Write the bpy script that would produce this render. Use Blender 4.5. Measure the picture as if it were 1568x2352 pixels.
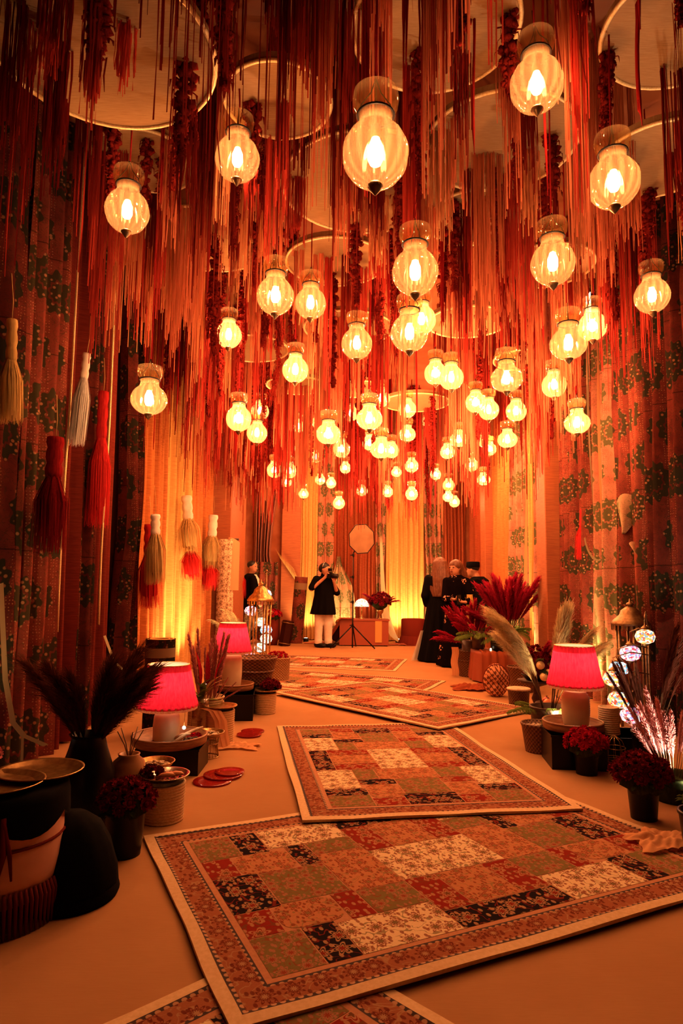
import bpy, bmesh, math, random
import numpy as np
from math import sin, cos, pi, sqrt, atan2, radians
from mathutils import Vector, Matrix

for o in list(bpy.data.objects): bpy.data.objects.remove(o, do_unlink=True)
SC = bpy.context.scene
COL = SC.collection
# ---------------------------------------------------------------- camera
W, H, F = 1568, 2352, 1500.0
HC, YH, ROLL = 1.29, 1340.0, radians(0.684)
PITCH = math.atan((YH - H / 2) / F)
cam_d = bpy.data.cameras.new('camera')
cam = bpy.data.objects.new('camera', cam_d); COL.objects.link(cam)
cam_d.sensor_fit = 'HORIZONTAL'; cam_d.sensor_width = 36.0; cam_d.lens = 36.0 * F / W
cam_d.clip_start = 0.05; cam_d.clip_end = 100
cam.matrix_world = Matrix.Translation((0, 0, HC)) @ Matrix.Rotation(pi / 2 + PITCH, 4, 'X') @ Matrix.Rotation(ROLL, 4, 'Z')
SC.camera = cam
# ---------------------------------------------------------------- world + exposure
wd = bpy.data.worlds.new('world'); SC.world = wd; wd.use_nodes = True
wd.node_tree.nodes['Background'].inputs[0].default_value = (0.30, 0.06, 0.02, 1)
wd.node_tree.nodes['Background'].inputs[1].default_value = 0.02
SC.view_settings.view_transform = 'Standard'; SC.view_settings.look = 'None'
SC.view_settings.exposure = 0.5; SC.view_settings.gamma = 1.0; SC.view_settings.use_curve_mapping = False
SC.cycles.max_bounces = 5; SC.cycles.diffuse_bounces = 2; SC.cycles.transparent_max_bounces = 24
SC.cycles.transmission_bounces = 6; SC.cycles.caustics_reflective = False; SC.cycles.caustics_refractive = False
SC.cycles.sample_clamp_indirect = 4.0; SC.cycles.use_adaptive_sampling = True; SC.cycles.adaptive_threshold = 0.04; SC.cycles.use_light_tree = True
# light levels (watts)
LANTERN_W, LAMP_W, UPLIGHT_W = 19.5, 2.4, 165.0
LANTERN_C = (1.0, 0.43, 0.22); UP_C = (1.0, 0.58, 0.22)

def ray(px, py):
    u, v = px - W / 2, py - H / 2
    c, s = cos(-ROLL), sin(-ROLL)
    u, v = u * c - v * s, u * s + v * c
    d = (u / F, 1.0, -v / F); c, s = cos(PITCH), sin(PITCH)
    return Vector((d[0], d[1] * c - d[2] * s, d[1] * s + d[2] * c))
def at(px, py, Y):                 # world point seen at this place of the frame, at distance Y down the hall
    r = ray(px, py); return Vector((0, 0, HC)) + r * (Y / r.y)
def gnd(px, py, z=0.0):            # world point on the horizontal plane z
    r = ray(px, py); k = (z - HC) / r.z; return Vector((0, 0, HC)) + r * k
def on_x(px, py, X):               # world point on the vertical plane x = X
    r = ray(px, py); return Vector((0, 0, HC)) + r * (X / r.x)
# ---------------------------------------------------------------- mesh builder
class MB:
    def __init__(s): s.v = []; s.f = []; s.m = []; s.uv = {}
    def add(s, vs, fs, mi=0):
        b = len(s.v); s.v += [tuple(p) for p in vs]
        for f in fs: s.f.append(tuple(b + i for i in f)); s.m.append(mi)
        return b
    def box(s, c, d, mi=0, rz=0.0, taper=1.0):
        x, y, z = d[0] / 2, d[1] / 2, d[2] / 2; ca, sa = cos(rz), sin(rz)
        vs = []
        for sz in (-1, 1):
            t = taper if sz > 0 else 1
            for sx, sy in ((-1, -1), (1, -1), (1, 1), (-1, 1)):
                a, b = sx * x * t, sy * y * t
                vs.append((c[0] + a * ca - b * sa, c[1] + a * sa + b * ca, c[2] + sz * z))
        s.add(vs, [(3, 2, 1, 0), (4, 5, 6, 7), (0, 1, 5, 4), (1, 2, 6, 5), (2, 3, 7, 6), (3, 0, 4, 7)], mi)
    def lathe(s, prof, n=28, c=(0, 0, 0), mi=0, rib=None, cap0=False, cap1=False):
        vs = []
        for i, (r, z) in enumerate(prof):
            for k in range(n):
                a = 2 * pi * k / n; rr = r * (rib(a, i, z) if rib else 1.0)
                vs.append((c[0] + rr * cos(a), c[1] + rr * sin(a), c[2] + z))
        fs = []
        for i in range(len(prof) - 1):
            for k in range(n):
                k2 = (k + 1) % n; fs.append((i * n + k, i * n + k2, (i + 1) * n + k2, (i + 1) * n + k))
        if cap0: fs.append(tuple(range(n - 1, -1, -1)))
        if cap1: fs.append(tuple((len(prof) - 1) * n + k for k in range(n)))
        s.add(vs, fs, mi)
    def tube(s, path, r, n=6, mi=0, closed=False):
        P = [Vector(p) for p in path]; N = len(P); vs = []; up = Vector((0.13, 0.31, 0.94))
        for i, p in enumerate(P):
            t = (P[(i + 1) % N] - P[i - 1]) if closed else (P[min(i + 1, N - 1)] - P[max(i - 1, 0)])
            if t.length < 1e-9: t = Vector((0, 0, 1))
            t.normalize(); a = t.cross(up)
            if a.length < 1e-3: a = t.cross(Vector((1, 0, 0)))
            a.normalize(); b = t.cross(a); rr = r[i] if hasattr(r, '__len__') else r
            for k in range(n):
                q = 2 * pi * k / n; vs.append(p + (a * cos(q) + b * sin(q)) * rr)
        fs = []
        for i in range(N if closed else N - 1):
            j = (i + 1) % N
            for k in range(n):
                k2 = (k + 1) % n; fs.append((i * n + k, i * n + k2, j * n + k2, j * n + k))
        if not closed: fs += [tuple(range(n - 1, -1, -1)), tuple((N - 1) * n + k for k in range(n))]
        s.add(vs, fs, mi)
    def strip(s, path, side, mi=0):           # ribbon along path, half-width vectors side
        vs = []
        for p, w in zip(path, side): vs += [Vector(p) - Vector(w), Vector(p) + Vector(w)]
        s.add(vs, [(2 * i, 2 * i + 1, 2 * i + 3, 2 * i + 2) for i in range(len(path) - 1)], mi)
    def blob(s, c, r, n=8, m=5, mi=0, jit=0.0, rng=random):
        rx, ry, rz = r if hasattr(r, '__len__') else (r, r, r)
        vs = [(c[0], c[1], c[2] - rz)]
        for i in range(1, m):
            q = -pi / 2 + pi * i / m
            for k in range(n):
                a = 2 * pi * k / n; j = 1 + rng.uniform(-jit, jit)
                vs.append((c[0] + rx * cos(q) * cos(a) * j, c[1] + ry * cos(q) * sin(a) * j, c[2] + rz * sin(q) * j))
        vs.append((c[0], c[1], c[2] + rz)); L = len(vs) - 1
        fs = [(0, 1 + (k + 1) % n, 1 + k) for k in range(n)]
        for i in range(m - 2):
            for k in range(n):
                k2 = (k + 1) % n; a = 1 + i * n; fs.append((a + k, a + k2, a + n + k2, a + n + k))
        a = 1 + (m - 2) * n; fs += [(a + k, a + (k + 1) % n, L) for k in range(n)]
        s.add(vs, fs, mi)
    def grid(s, rows, mi=0, closed=False, uv=None):
        n = len(rows[0]); b = len(s.v); vs = [p for r in rows for p in r]; fs = []
        for i in range(len(rows) - 1):
            for k in range(n if closed else n - 1):
                k2 = (k + 1) % n; fs.append((i * n + k, i * n + k2, (i + 1) * n + k2, (i + 1) * n + k))
        s.add(vs, fs, mi)
        if uv:
            for i, r in enumerate(uv):
                for k, q in enumerate(r): s.uv[b + i * n + k] = q
    def mesh(s, name, mats, smooth=True):
        me = bpy.data.meshes.new(name); me.from_pydata(s.v, [], s.f)
        for m in (mats if isinstance(mats, (list, tuple)) else [mats]): me.materials.append(m)
        if any(s.m): me.polygons.foreach_set('material_index', s.m)
        if smooth: me.polygons.foreach_set('use_smooth', [True] * len(s.f))
        if s.uv:
            l = me.uv_layers.new(name='UVMap'); idx = [0] * len(me.loops); me.loops.foreach_get('vertex_index', idx)
            l.data.foreach_set('uv', [c for i in idx for c in s.uv.get(i, (0, 0))])
        me.update(); return me
    def build(s, name, mats, parent=None, loc=None, smooth=True):
        return link(name, s.mesh(name, mats, smooth), parent, loc)
def link(name, me, parent=None, loc=None, rot=None, scale=None):
    o = bpy.data.objects.new(name, me); COL.objects.link(o)
    if parent: o.parent = parent
    if loc is not None: o.location = loc
    if rot is not None: o.rotation_euler = rot
    if scale is not None: o.scale = scale if hasattr(scale, '__len__') else (scale,) * 3
    return o
def tag(o, label=None, cat=None, group=None, kind=None):
    if label: o['label'] = label
    if cat: o['category'] = cat
    if group: o['group'] = group
    if kind: o['kind'] = kind
    return o
def thing(name, label, cat, loc=(0, 0, 0), rz=0.0, group=None):
    o = bpy.data.objects.new(name, None); COL.objects.link(o); o.location = loc; o.rotation_euler = (0, 0, rz)
    o.empty_display_size = 0.1
    return tag(o, label, cat, group)
def copy_tree(o, parent=None):
    c = o.copy(); COL.objects.link(c); c.parent = parent
    for ch in list(o.children): copy_tree(ch, c)
    return c
def lamp(parent, loc, watts, color, r=0.03, name='light', spot=None, rot=None, blend=0.6):
    d = bpy.data.lights.new(name, 'SPOT' if spot else 'POINT'); d.energy = watts; d.color = color; d.shadow_soft_size = r
    if spot: d.spot_size = spot; d.spot_blend = blend
    o = bpy.data.objects.new(name, d); COL.objects.link(o); o.parent = parent; o.location = loc
    if rot is not None: o.rotation_euler = rot
    return o
# ---------------------------------------------------------------- node helpers
class NT:
    def __init__(s, name):
        s.mat = bpy.data.materials.new(name); s.mat.use_nodes = True; s.t = s.mat.node_tree
        s.t.nodes.clear(); s.out = s.t.nodes.new('ShaderNodeOutputMaterial')
    def n(s, typ, **kw):
        x = s.t.nodes.new(typ)
        for k, v in kw.items(): setattr(x, k, v)
        return x
    def l(s, a, b): s.t.links.new(a, b)
    def put(s, sock, v):
        if hasattr(v, 'is_linked'): s.l(v, sock)
        elif isinstance(v, (tuple, list)) and len(v) == 3 and sock.type == 'RGBA': sock.default_value = (*v, 1)
        else: sock.default_value = v
    def m(s, op, a, b=0.0, c=None, clamp=False):
        x = s.n('ShaderNodeMath', operation=op, use_clamp=clamp); s.put(x.inputs[0], a); s.put(x.inputs[1], b)
        if c is not None: s.put(x.inputs[2], c)
        return x.outputs[0]
    def mix(s, f, a, b, blend='MIX'):
        x = s.n('ShaderNodeMix', data_type='RGBA', blend_type=blend); s.put(x.inputs[0], f); s.put(x.inputs[6], a); s.put(x.inputs[7], b)
        return x.outputs[2]
    def coord(s, kind='Object', scale=(1, 1, 1), loc=(0, 0, 0), rot=(0, 0, 0)):
        t = s.n('ShaderNodeTexCoord'); mp = s.n('ShaderNodeMapping')
        mp.inputs['Scale'].default_value = scale; mp.inputs['Location'].default_value = loc; mp.inputs['Rotation'].default_value = rot
        s.l(t.outputs[kind], mp.inputs[0]); return mp.outputs[0]
    def noise(s, vec, scale, detail=3, dist=0.0, rough=0.55):
        x = s.n('ShaderNodeTexNoise'); s.l(vec, x.inputs['Vector']); x.inputs['Scale'].default_value = scale
        x.inputs['Detail'].default_value = detail; x.inputs['Distortion'].default_value = dist; x.inputs['Roughness'].default_value = rough
        return x.outputs[0]
    def vor(s, vec, scale, rnd=1.0, feat='F1', dims='3D'):
        x = s.n('ShaderNodeTexVoronoi', feature=feat, voronoi_dimensions=dims); s.l(vec, x.inputs['Vector']); x.inputs['Scale'].default_value = scale
        x.inputs['Randomness'].default_value = rnd; return x
    def step(s, v, a, b):                     # smooth ramp a -> b
        x = s.n('ShaderNodeMapRange', clamp=True); s.put(x.inputs[0], v); x.inputs[1].default_value = a; x.inputs[2].default_value = b
        return x.outputs[0]
    def bsdf(s, col, rough=0.6, metal=0.0, bump=None, bstr=0.3, bdist=0.01, spec=0.3, sheen=0.0):
        b = s.n('ShaderNodeBsdfPrincipled'); s.put(b.inputs['Base Color'], col); s.put(b.inputs['Roughness'], rough)
        b.inputs['Metallic'].default_value = metal; b.inputs['Specular IOR Level'].default_value = spec
        if sheen: b.inputs['Sheen Weight'].default_value = sheen
        if bump is not None:
            x = s.n('ShaderNodeBump'); x.inputs['Strength'].default_value = bstr; x.inputs['Distance'].default_value = bdist
            s.l(bump, x.inputs['Height']); s.l(x.outputs[0], b.inputs['Normal'])
        return b.outputs[0]
    def diff(s, col, rough=0.4):
        x = s.n('ShaderNodeBsdfDiffuse'); s.put(x.inputs[0], col); x.inputs[1].default_value = 0.0; return x.outputs[0]
    def mixsh(s, f, a, b):
        x = s.n('ShaderNodeMixShader'); s.put(x.inputs[0], f); s.l(a, x.inputs[1]); s.l(b, x.inputs[2]); return x.outputs[0]
    def addsh(s, a, b):
        x = s.n('ShaderNodeAddShader'); s.l(a, x.inputs[0]); s.l(b, x.inputs[1]); return x.outputs[0]
    def transl(s, col):
        x = s.n('ShaderNodeBsdfTranslucent'); s.put(x.inputs[0], col); return x.outputs[0]
    def transp(s, col=(1, 1, 1)):
        x = s.n('ShaderNodeBsdfTransparent'); s.put(x.inputs[0], col); return x.outputs[0]
    def emit(s, col, st):
        x = s.n('ShaderNodeEmission'); s.put(x.inputs[0], col); s.put(x.inputs[1], st); return x.outputs[0]
    def done(s, sh): s.l(sh, s.out.inputs[0]); return s.mat
def simple(name, c1, c2=None, scale=25.0, rough=0.6, metal=0.0, stretch=(1, 1, 1), bump=0.25, bd=0.004, tr=0.0, sheen=0.0, spec=0.3):
    T = NT(name); v = T.coord('Object', stretch); nz = T.noise(v, scale, 3)
    c2 = c2 or tuple(x * 0.6 for x in c1)
    col = T.mix(T.step(nz, 0.32, 0.68), c2, c1)
    sh = T.bsdf(col, rough, metal, None, 0, 0, spec, sheen)
    if tr: sh = T.mixsh(tr, sh, T.transl(col))
    return T.done(sh)
# ================================================================ materials
MT = {}
def cloth(name, c1, c2, slub=60.0, tr=0.15, rough=0.55, sheen=0.0):
    T = NT(name); v = T.coord('UV', (1.2, 14, 1)); a = T.noise(v, slub * 0.12, 4)
    col = T.mix(T.step(a, 0.3, 0.7), c2, c1)
    sh = T.diff(col) if rough > 0.5 else T.bsdf(col, rough, 0, None, 0, 0, 0.4)
    return T.done(T.mixsh(tr, sh, T.transl(col)))
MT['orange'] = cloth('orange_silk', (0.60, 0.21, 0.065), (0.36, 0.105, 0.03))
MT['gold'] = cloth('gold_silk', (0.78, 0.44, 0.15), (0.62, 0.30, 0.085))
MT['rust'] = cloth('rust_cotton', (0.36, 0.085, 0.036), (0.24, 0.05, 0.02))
MT['maroon'] = cloth('maroon_cotton', (0.20, 0.03, 0.02), (0.12, 0.018, 0.012))
MT['wine_velvet'] = cloth('brown_velvet', (0.40, 0.15, 0.10), (0.24, 0.075, 0.05), rough=0.32)
MT['cream_lining'] = cloth('cream_lining', (0.74, 0.66, 0.40), (0.6, 0.5, 0.28))
MT['peach'] = cloth('peach_gauze', (0.85, 0.45, 0.22), (0.75, 0.36, 0.16), tr=0.3)
MT['rust_velvet'] = cloth('rust_velvet', (0.42, 0.10, 0.045), (0.30, 0.06, 0.03), rough=0.45)
def persian(name, base, base2, green, dots, sx=0.46, sy=0.62):
    T = NT(name); v = T.coord('UV'); sep = T.n('ShaderNodeSeparateXYZ'); T.l(v, sep.inputs[0]); u, w = sep.outputs[0], sep.outputs[1]
    ws = T.m('DIVIDE', w, sy); row = T.m('FLOOR', ws)
    us = T.m('ADD', T.m('DIVIDE', u, sx), T.m('MULTIPLY', T.m('MODULO', row, 2.0), 0.5))
    px = T.m('MULTIPLY', T.m('SUBTRACT', T.m('FRACT', us), 0.5), sx); py = T.m('MULTIPLY', T.m('SUBTRACT', T.m('FRACT', ws), 0.5), sy * 0.72)
    r = T.m('SQRT', T.m('ADD', T.m('MULTIPLY', px, px), T.m('MULTIPLY', py, py))); th = T.m('ARCTAN2', py, px)
    R = T.m('MULTIPLY', T.m('ADD', 1.0, T.m('MULTIPLY', T.m('SINE', T.m('MULTIPLY', th, 10.0)), 0.10)), 0.36 * min(sx, sy))
    q = T.m('DIVIDE', r, R)
    med = T.m('SUBTRACT', 1.0, T.step(q, 0.96, 1.0))
    ring = T.m('MULTIPLY', T.step(q, 0.42, 0.46), T.m('SUBTRACT', 1.0, T.step(q, 0.54, 0.58)))
    fl = T.vor(v, 26.0, 0.75); dot = T.m('SUBTRACT', 1.0, T.step(fl.outputs['Distance'], 0.22, 0.36))
    fl2 = T.vor(v, 46.0, 0.25); dot2 = T.m('SUBTRACT', 1.0, T.step(fl2.outputs['Distance'], 0.16, 0.24))
    vine = T.noise(v, 15.0, 2, 1.6); vine = T.m('SUBTRACT', 1.0, T.step(T.m('ABSOLUTE', T.m('SUBTRACT', vine, 0.5)), 0.012, 0.03))
    lines = T.m('LESS_THAN', T.m('FRACT', T.m('DIVIDE', w, 0.74)), 0.014)
    stripe = T.step(T.m('SINE', T.m('MULTIPLY', u, 34.0)), 0.2, 0.5)
    col = T.mix(T.step(T.noise(v, 5.0, 3), 0.35, 0.65), base2, base)
    col = T.mix(T.m('MULTIPLY', vine, 0.45), col, green)
    col = T.mix(T.m('MULTIPLY', T.m('MULTIPLY', dot2, stripe), 0.75), col, dots)
    col = T.mix(T.m('MULTIPLY', lines, 0.6), col, tuple(x * 0.4 for x in green))
    inner = T.mix(T.m('MULTIPLY', dot, 0.85), green, dots)
    inner = T.mix(T.m('MULTIPLY', ring, 0.8), inner, base2)
    col = T.mix(T.m('MULTIPLY', med, 0.95), col, inner)
    sh = T.diff(col)
    return T.done(T.mixsh(0.08, sh, T.transl(col)))
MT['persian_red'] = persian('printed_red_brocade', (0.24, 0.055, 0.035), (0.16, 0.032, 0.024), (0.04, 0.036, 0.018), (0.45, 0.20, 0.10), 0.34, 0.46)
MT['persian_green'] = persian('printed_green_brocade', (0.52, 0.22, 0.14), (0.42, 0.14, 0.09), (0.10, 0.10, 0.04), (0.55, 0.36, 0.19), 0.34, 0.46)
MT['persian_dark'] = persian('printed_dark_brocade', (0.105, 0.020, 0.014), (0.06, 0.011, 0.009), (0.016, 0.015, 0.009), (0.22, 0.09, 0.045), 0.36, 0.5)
MT['persian_pale'] = persian('printed_pale_brocade', (0.60, 0.36, 0.20), (0.50, 0.26, 0.15), (0.16, 0.17, 0.075), (0.72, 0.54, 0.30), 0.3, 0.4)
# floor and shell
T = NT('tan_event_carpet'); v = T.coord('Object'); a = T.noise(v, 1.3, 4, 0.5); b = T.noise(T.coord('Object', (3, 60, 1)), 6, 3); c = T.noise(v, 260, 2)
col = T.mix(T.step(a, 0.3, 0.7), (0.40, 0.20, 0.088), (0.47, 0.25, 0.115)); col = T.mix(T.m('MULTIPLY', T.step(b, 0.4, 0.7), 0.25), col, (0.34, 0.16, 0.07))
MT['floor'] = T.done(T.diff(col))
T = NT('terracotta_wall_paint'); MT['shell'] = T.done(T.diff(T.mix(T.step(T.noise(T.coord('Object'), 6, 1), 0.3, 0.7), (0.25, 0.07, 0.03), (0.32, 0.10, 0.045))))
T = NT('dark_rust_ceiling_cloth'); MT['ceiling'] = T.done(T.diff(T.mix(T.step(T.noise(T.coord('Object'), 4, 1), 0.3, 0.7), (0.34, 0.11, 0.05), (0.42, 0.15, 0.065))))
T = NT('panel_cloth'); v = T.coord('Object', (2, 2, 34)); a = T.noise(v, 3.0, 4)
MT['panel'] = T.done(T.bsdf(T.mix(T.step(a, 0.35, 0.65), (0.27, 0.075, 0.027), (0.36, 0.11, 0.038)), 0.65, 0, a, 0.15, 0.004))
T = NT('woven_disc_cloth'); v = T.coord('Object', (3, 46, 3)); a = T.noise(v, 3.5, 5, 0, 0.7)
col = T.mix(T.step(a, 0.3, 0.72), (0.30, 0.155, 0.065), (0.43, 0.255, 0.115))
MT['disc'] = T.done(T.mixsh(0.12, T.diff(col), T.transl(col)))
MT['rim'] = simple('gilt_cord', (0.95, 0.72, 0.36), (0.75, 0.50, 0.2), 90, 0.42, 0.25)
# metals, ceramics, wood
MT['brass'] = simple('aged_brass', (0.62, 0.38, 0.14), (0.30, 0.16, 0.05), 30, 0.32, 0.9)
MT['bronze'] = simple('dull_bronze', (0.33, 0.20, 0.09), (0.20, 0.11, 0.05), 40, 0.4, 0.8)
MT['iron'] = simple('black_iron', (0.02, 0.012, 0.01), (0.01, 0.008, 0.008), 40, 0.45, 0.3)
MT['black'] = simple('black_lacquer', (0.005, 0.004, 0.004), (0.003, 0.002, 0.002), 20, 0.35, spec=0.2)
MT['blackcloth'] = simple('black_cloth', (0.004, 0.003, 0.0035), (0.002, 0.0015, 0.002), 60, 0.9, spec=0.05)
MT['chrome'] = simple('silver_metal', (0.8, 0.72, 0.62), (0.6, 0.5, 0.4), 50, 0.22, 1.0)
MT['wood'] = simple('brown_wood', (0.34, 0.14, 0.05), (0.20, 0.075, 0.028), 14, 0.4, 0, (1, 1, 8))
MT['darkwood'] = simple('dark_wood', (0.07, 0.028, 0.015), (0.035, 0.014, 0.008), 14, 0.45, 0, (1, 1, 6))
MT['ceramic'] = simple('cream_ceramic', (0.74, 0.58, 0.38), (0.66, 0.48, 0.30), 8, 0.38, bump=0.05)
MT['blush'] = simple('blush_cloth', (0.70, 0.38, 0.27), (0.60, 0.30, 0.21), 6, 0.6, bump=0.1)
MT['amber_clay'] = simple('amber_glaze', (0.42, 0.20, 0.08), (0.30, 0.12, 0.05), 10, 0.3)
MT['copper_clay'] = simple('copper_clay', (0.62, 0.22, 0.10), (0.50, 0.16, 0.07), 10, 0.4)
T = NT('rope_coil'); v = T.coord('Object', (1, 1, 1)); a = T.noise(T.coord('Object', (40, 40, 160)), 2, 3)
MT['rope'] = T.done(T.bsdf(T.mix(T.step(a, 0.35, 0.65), (0.50, 0.30, 0.14), (0.70, 0.47, 0.24)), 0.75, 0, a, 0.4, 0.004))
def weave(name, c1, c2):
    T = NT(name); v = T.coord('Object'); sp = T.n('ShaderNodeSeparateXYZ'); T.l(v, sp.inputs[0])
    th = T.m('ARCTAN2', sp.outputs[1], sp.outputs[0])
    w = T.m('MULTIPLY', T.m('SINE', T.m('MULTIPLY', th, 26.0)), T.m('SINE', T.m('MULTIPLY', sp.outputs[2], 190.0)))
    f = T.step(w, -0.5, 0.5); nz = T.noise(v, 30, 2)
    col = T.mix(f, c2, c1); col = T.mix(T.m('MULTIPLY', T.step(nz, 0.4, 0.7), 0.4), col, c2)
    return T.done(T.bsdf(col, 0.6, 0, f, 0.7, 0.006))
MT['wicker'] = weave('brown_wicker', (0.26, 0.11, 0.045), (0.09, 0.032, 0.014))
MT['wicker_light'] = weave('tan_wicker', (0.52, 0.29, 0.12), (0.24, 0.11, 0.045))
MT['wicker_dark'] = weave('dark_wicker', (0.17, 0.07, 0.03), (0.06, 0.024, 0.012))
# yarns and plants
def yarn(name, c, tr=0.35):
    T = NT(name); oi = T.n('ShaderNodeObjectInfo'); v = T.coord('Object', (30, 30, 1.5)); a = T.noise(v, 3, 2)
    col = T.mix(T.step(a, 0.35, 0.65), tuple(x * 0.6 for x in c), c)
    hs = T.n('ShaderNodeHueSaturation'); T.l(col, hs.inputs['Color'])
    T.l(T.m('ADD', 0.75, T.m('MULTIPLY', oi.outputs['Random'], 0.5)), hs.inputs['Value']); col = hs.outputs[0]
    return T.done(T.mixsh(tr, T.diff(col), T.transl(col)))
MT['yarn_rust'] = yarn('rust_yarn', (0.74, 0.22, 0.11)); MT['yarn_red'] = yarn('red_yarn', (0.58, 0.06, 0.04))
MT['yarn_copper'] = yarn('copper_yarn', (0.82, 0.33, 0.15)); MT['yarn_maroon'] = yarn('maroon_yarn', (0.22, 0.018, 0.012), 0.2)
MT['amaranth'] = yarn('amaranth_red', (0.26, 0.02, 0.014), 0.15)
MT['cord'] = yarn('red_cord', (0.42, 0.02, 0.02), 0.1)
MT['straw'] = yarn('straw_fibre', (0.78, 0.52, 0.20), 0.25); MT['white_fibre'] = yarn('pale_grey_fibre', (0.62, 0.60, 0.56), 0.2)
MT['red_fibre'] = yarn('red_dyed_fibre', (0.62, 0.03, 0.03), 0.25); MT['dark_fibre'] = yarn('dark_red_fibre', (0.22, 0.01, 0.012), 0.1)
MT['pampas'] = yarn('cream_pampas', (0.88, 0.70, 0.38), 0.35); MT['pampas_pink'] = yarn('dusty_pink_pampas', (0.72, 0.28, 0.26), 0.3)
MT['pampas_red'] = yarn('burgundy_pampas', (0.55, 0.025, 0.07), 0.25); MT['pampas_dark'] = yarn('dark_pampas', (0.13, 0.035, 0.02), 0.15)
MT['petal_red'] = yarn('crimson_petal', (0.48, 0.012, 0.03), 0.2); MT['petal_wine'] = yarn('wine_petal', (0.16, 0.010, 0.016), 0.1)
MT['petal_pink'] = yarn('pink_petal', (0.75, 0.22, 0.24), 0.25)
MT['leaf'] = yarn('green_leaf', (0.16, 0.22, 0.045), 0.25); MT['leaf_dark'] = yarn('dark_leaf', (0.045, 0.055, 0.02), 0.1)
MT['stem'] = simple('brown_stem', (0.16, 0.08, 0.03)); MT['leaf_tan'] = yarn('dried_leaf', (0.70, 0.38, 0.14), 0.25)
MT['pebble'] = simple('cream_pebble', (0.72, 0.55, 0.36), (0.5, 0.32, 0.18), 20, 0.6); MT['peachfruit'] = simple('peach_skin', (0.85, 0.38, 0.16), (0.75, 0.24, 0.10), 9, 0.45)
MT['redfruit'] = simple('pomegranate_skin', (0.50, 0.06, 0.035), (0.36, 0.03, 0.02), 9, 0.35)
MT['skin'] = simple('skin', (0.46, 0.22, 0.13), (0.40, 0.18, 0.10), 12, 0.5); MT['hair'] = simple('brown_hair', (0.16, 0.055, 0.025), (0.08, 0.026, 0.012), 9, 0.45, 0, (9, 9, 1))
MT['blackhair'] = simple('black_hair', (0.014, 0.01, 0.009), (0.008, 0.006, 0.005), 30, 0.5)
MT['white_cotton'] = simple('white_cotton', (0.80, 0.72, 0.60), (0.68, 0.58, 0.46), 12, 0.8)
MT['yellow_silk'] = simple('yellow_silk', (0.80, 0.56, 0.16), (0.66, 0.42, 0.10), 8, 0.5, tr=0.25)
# glass
T = NT('amber_ribbed_glass'); lw = T.n('ShaderNodeLayerWeight'); lw.inputs[0].default_value = 0.35
gl = T.n('ShaderNodeBsdfGlossy'); gl.inputs[0].default_value = (1, 0.9, 0.75, 1); gl.inputs[1].default_value = 0.06
v = T.coord('Object'); sp = T.n('ShaderNodeSeparateXYZ'); T.l(v, sp.inputs[0])
rb = T.m('SINE', T.m('MULTIPLY', T.m('ARCTAN2', sp.outputs[1], sp.outputs[0]), 14.0)); rb = T.step(rb, -0.4, 1.0)
body = T.step(sp.outputs[2], 0.10, 0.085)          # the neck is clear, the ribbed bowl is lustred amber
tf = T.m('ADD', 0.14, T.m('MULTIPLY', body, T.m('ADD', -0.090, T.m('MULTIPLY', rb, 0.035))))
base = T.mixsh(tf, T.transp((1.0, 0.86, 0.60)), T.transl((1.0, 0.70, 0.30)))
MT['glass'] = T.done(T.mixsh(T.m('ADD', 0.03, T.m('MULTIPLY', lw.outputs['Facing'], 0.32)), base, gl.outputs[0]))
T = NT('clear_glass'); lw = T.n('ShaderNodeLayerWeight'); lw.inputs[0].default_value = 0.3
gl = T.n('ShaderNodeBsdfGlossy'); gl.inputs[1].default_value = 0.05
MT['clear'] = T.done(T.mixsh(T.m('ADD', 0.06, T.m('MULTIPLY', lw.outputs['Facing'], 0.5)), T.transp((0.96, 0.9, 0.8)), gl.outputs[0]))
T = NT('red_glass_plate'); lw = T.n('ShaderNodeLayerWeight'); lw.inputs[0].default_value = 0.3
MT['red_glass'] = T.done(T.mixsh(0.45, T.bsdf((0.42, 0.025, 0.02), 0.08, 0, None, 0, 0, 0.9), T.transp((0.75, 0.16, 0.10))))
def glow(name, col, st, tp=True):
    T = NT(name); e = T.emit(col, st); mat = T.done(T.addsh(T.transp(), e) if tp else e)
    mat.cycles.emission_sampling = 'NONE' if tp else 'AUTO'; return mat
MT['bulb'] = glow('lit_bulb', (1.0, 0.72, 0.36), 14.0)
MT['bulb_dim'] = glow('lit_lamp_bulb', (1.0, 0.75, 0.45), 5.0)
MT['pane'] = glow('lit_window_pane', (1.0, 0.85, 0.62), 3.0, False)
MT['lens'] = glow('lit_uplight_lens', (1.0, 0.85, 0.6), 12.0, False)
# mosaic lamp glass, lit from inside
def mosaic(name, h0, st=1.15):
    T = NT(name); v = T.coord('Object'); vo = T.vor(v, 62.0, 0.9); ed = T.vor(v, 62.0, 0.9, 'DISTANCE_TO_EDGE')
    cr = T.n('ShaderNodeValToRGB'); sp = T.n('ShaderNodeSeparateColor'); T.l(vo.outputs['Color'], sp.inputs[0]); T.l(sp.outputs[0], cr.inputs[0])
    cr.color_ramp.interpolation = 'CONSTANT'; e = cr.color_ramp.elements
    cols = h0; e[0].color = (*cols[0], 1); e[1].color = (*cols[-1], 1); e[1].position = 0.85
    for i, c in enumerate(cols[1:-1]):
        x = e.new(0.85 * (i + 1) / (len(cols) - 1)); x.color = (*c, 1)
    g = T.step(ed.outputs['Distance'], 0.0, 0.05); em = T.emit(cr.outputs[0], T.m('MULTIPLY', g, st))
    gl = T.bsdf((0.2, 0.12, 0.08), 0.2)
    return T.done(T.addsh(em, gl))
MT['mosaic_warm'] = mosaic('warm_mosaic_glass', [(1, .82, .5), (1, .35, .05), (.9, .06, .03), (1, .9, .7), (.95, .6, .1), (.1, .35, .5)])
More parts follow.
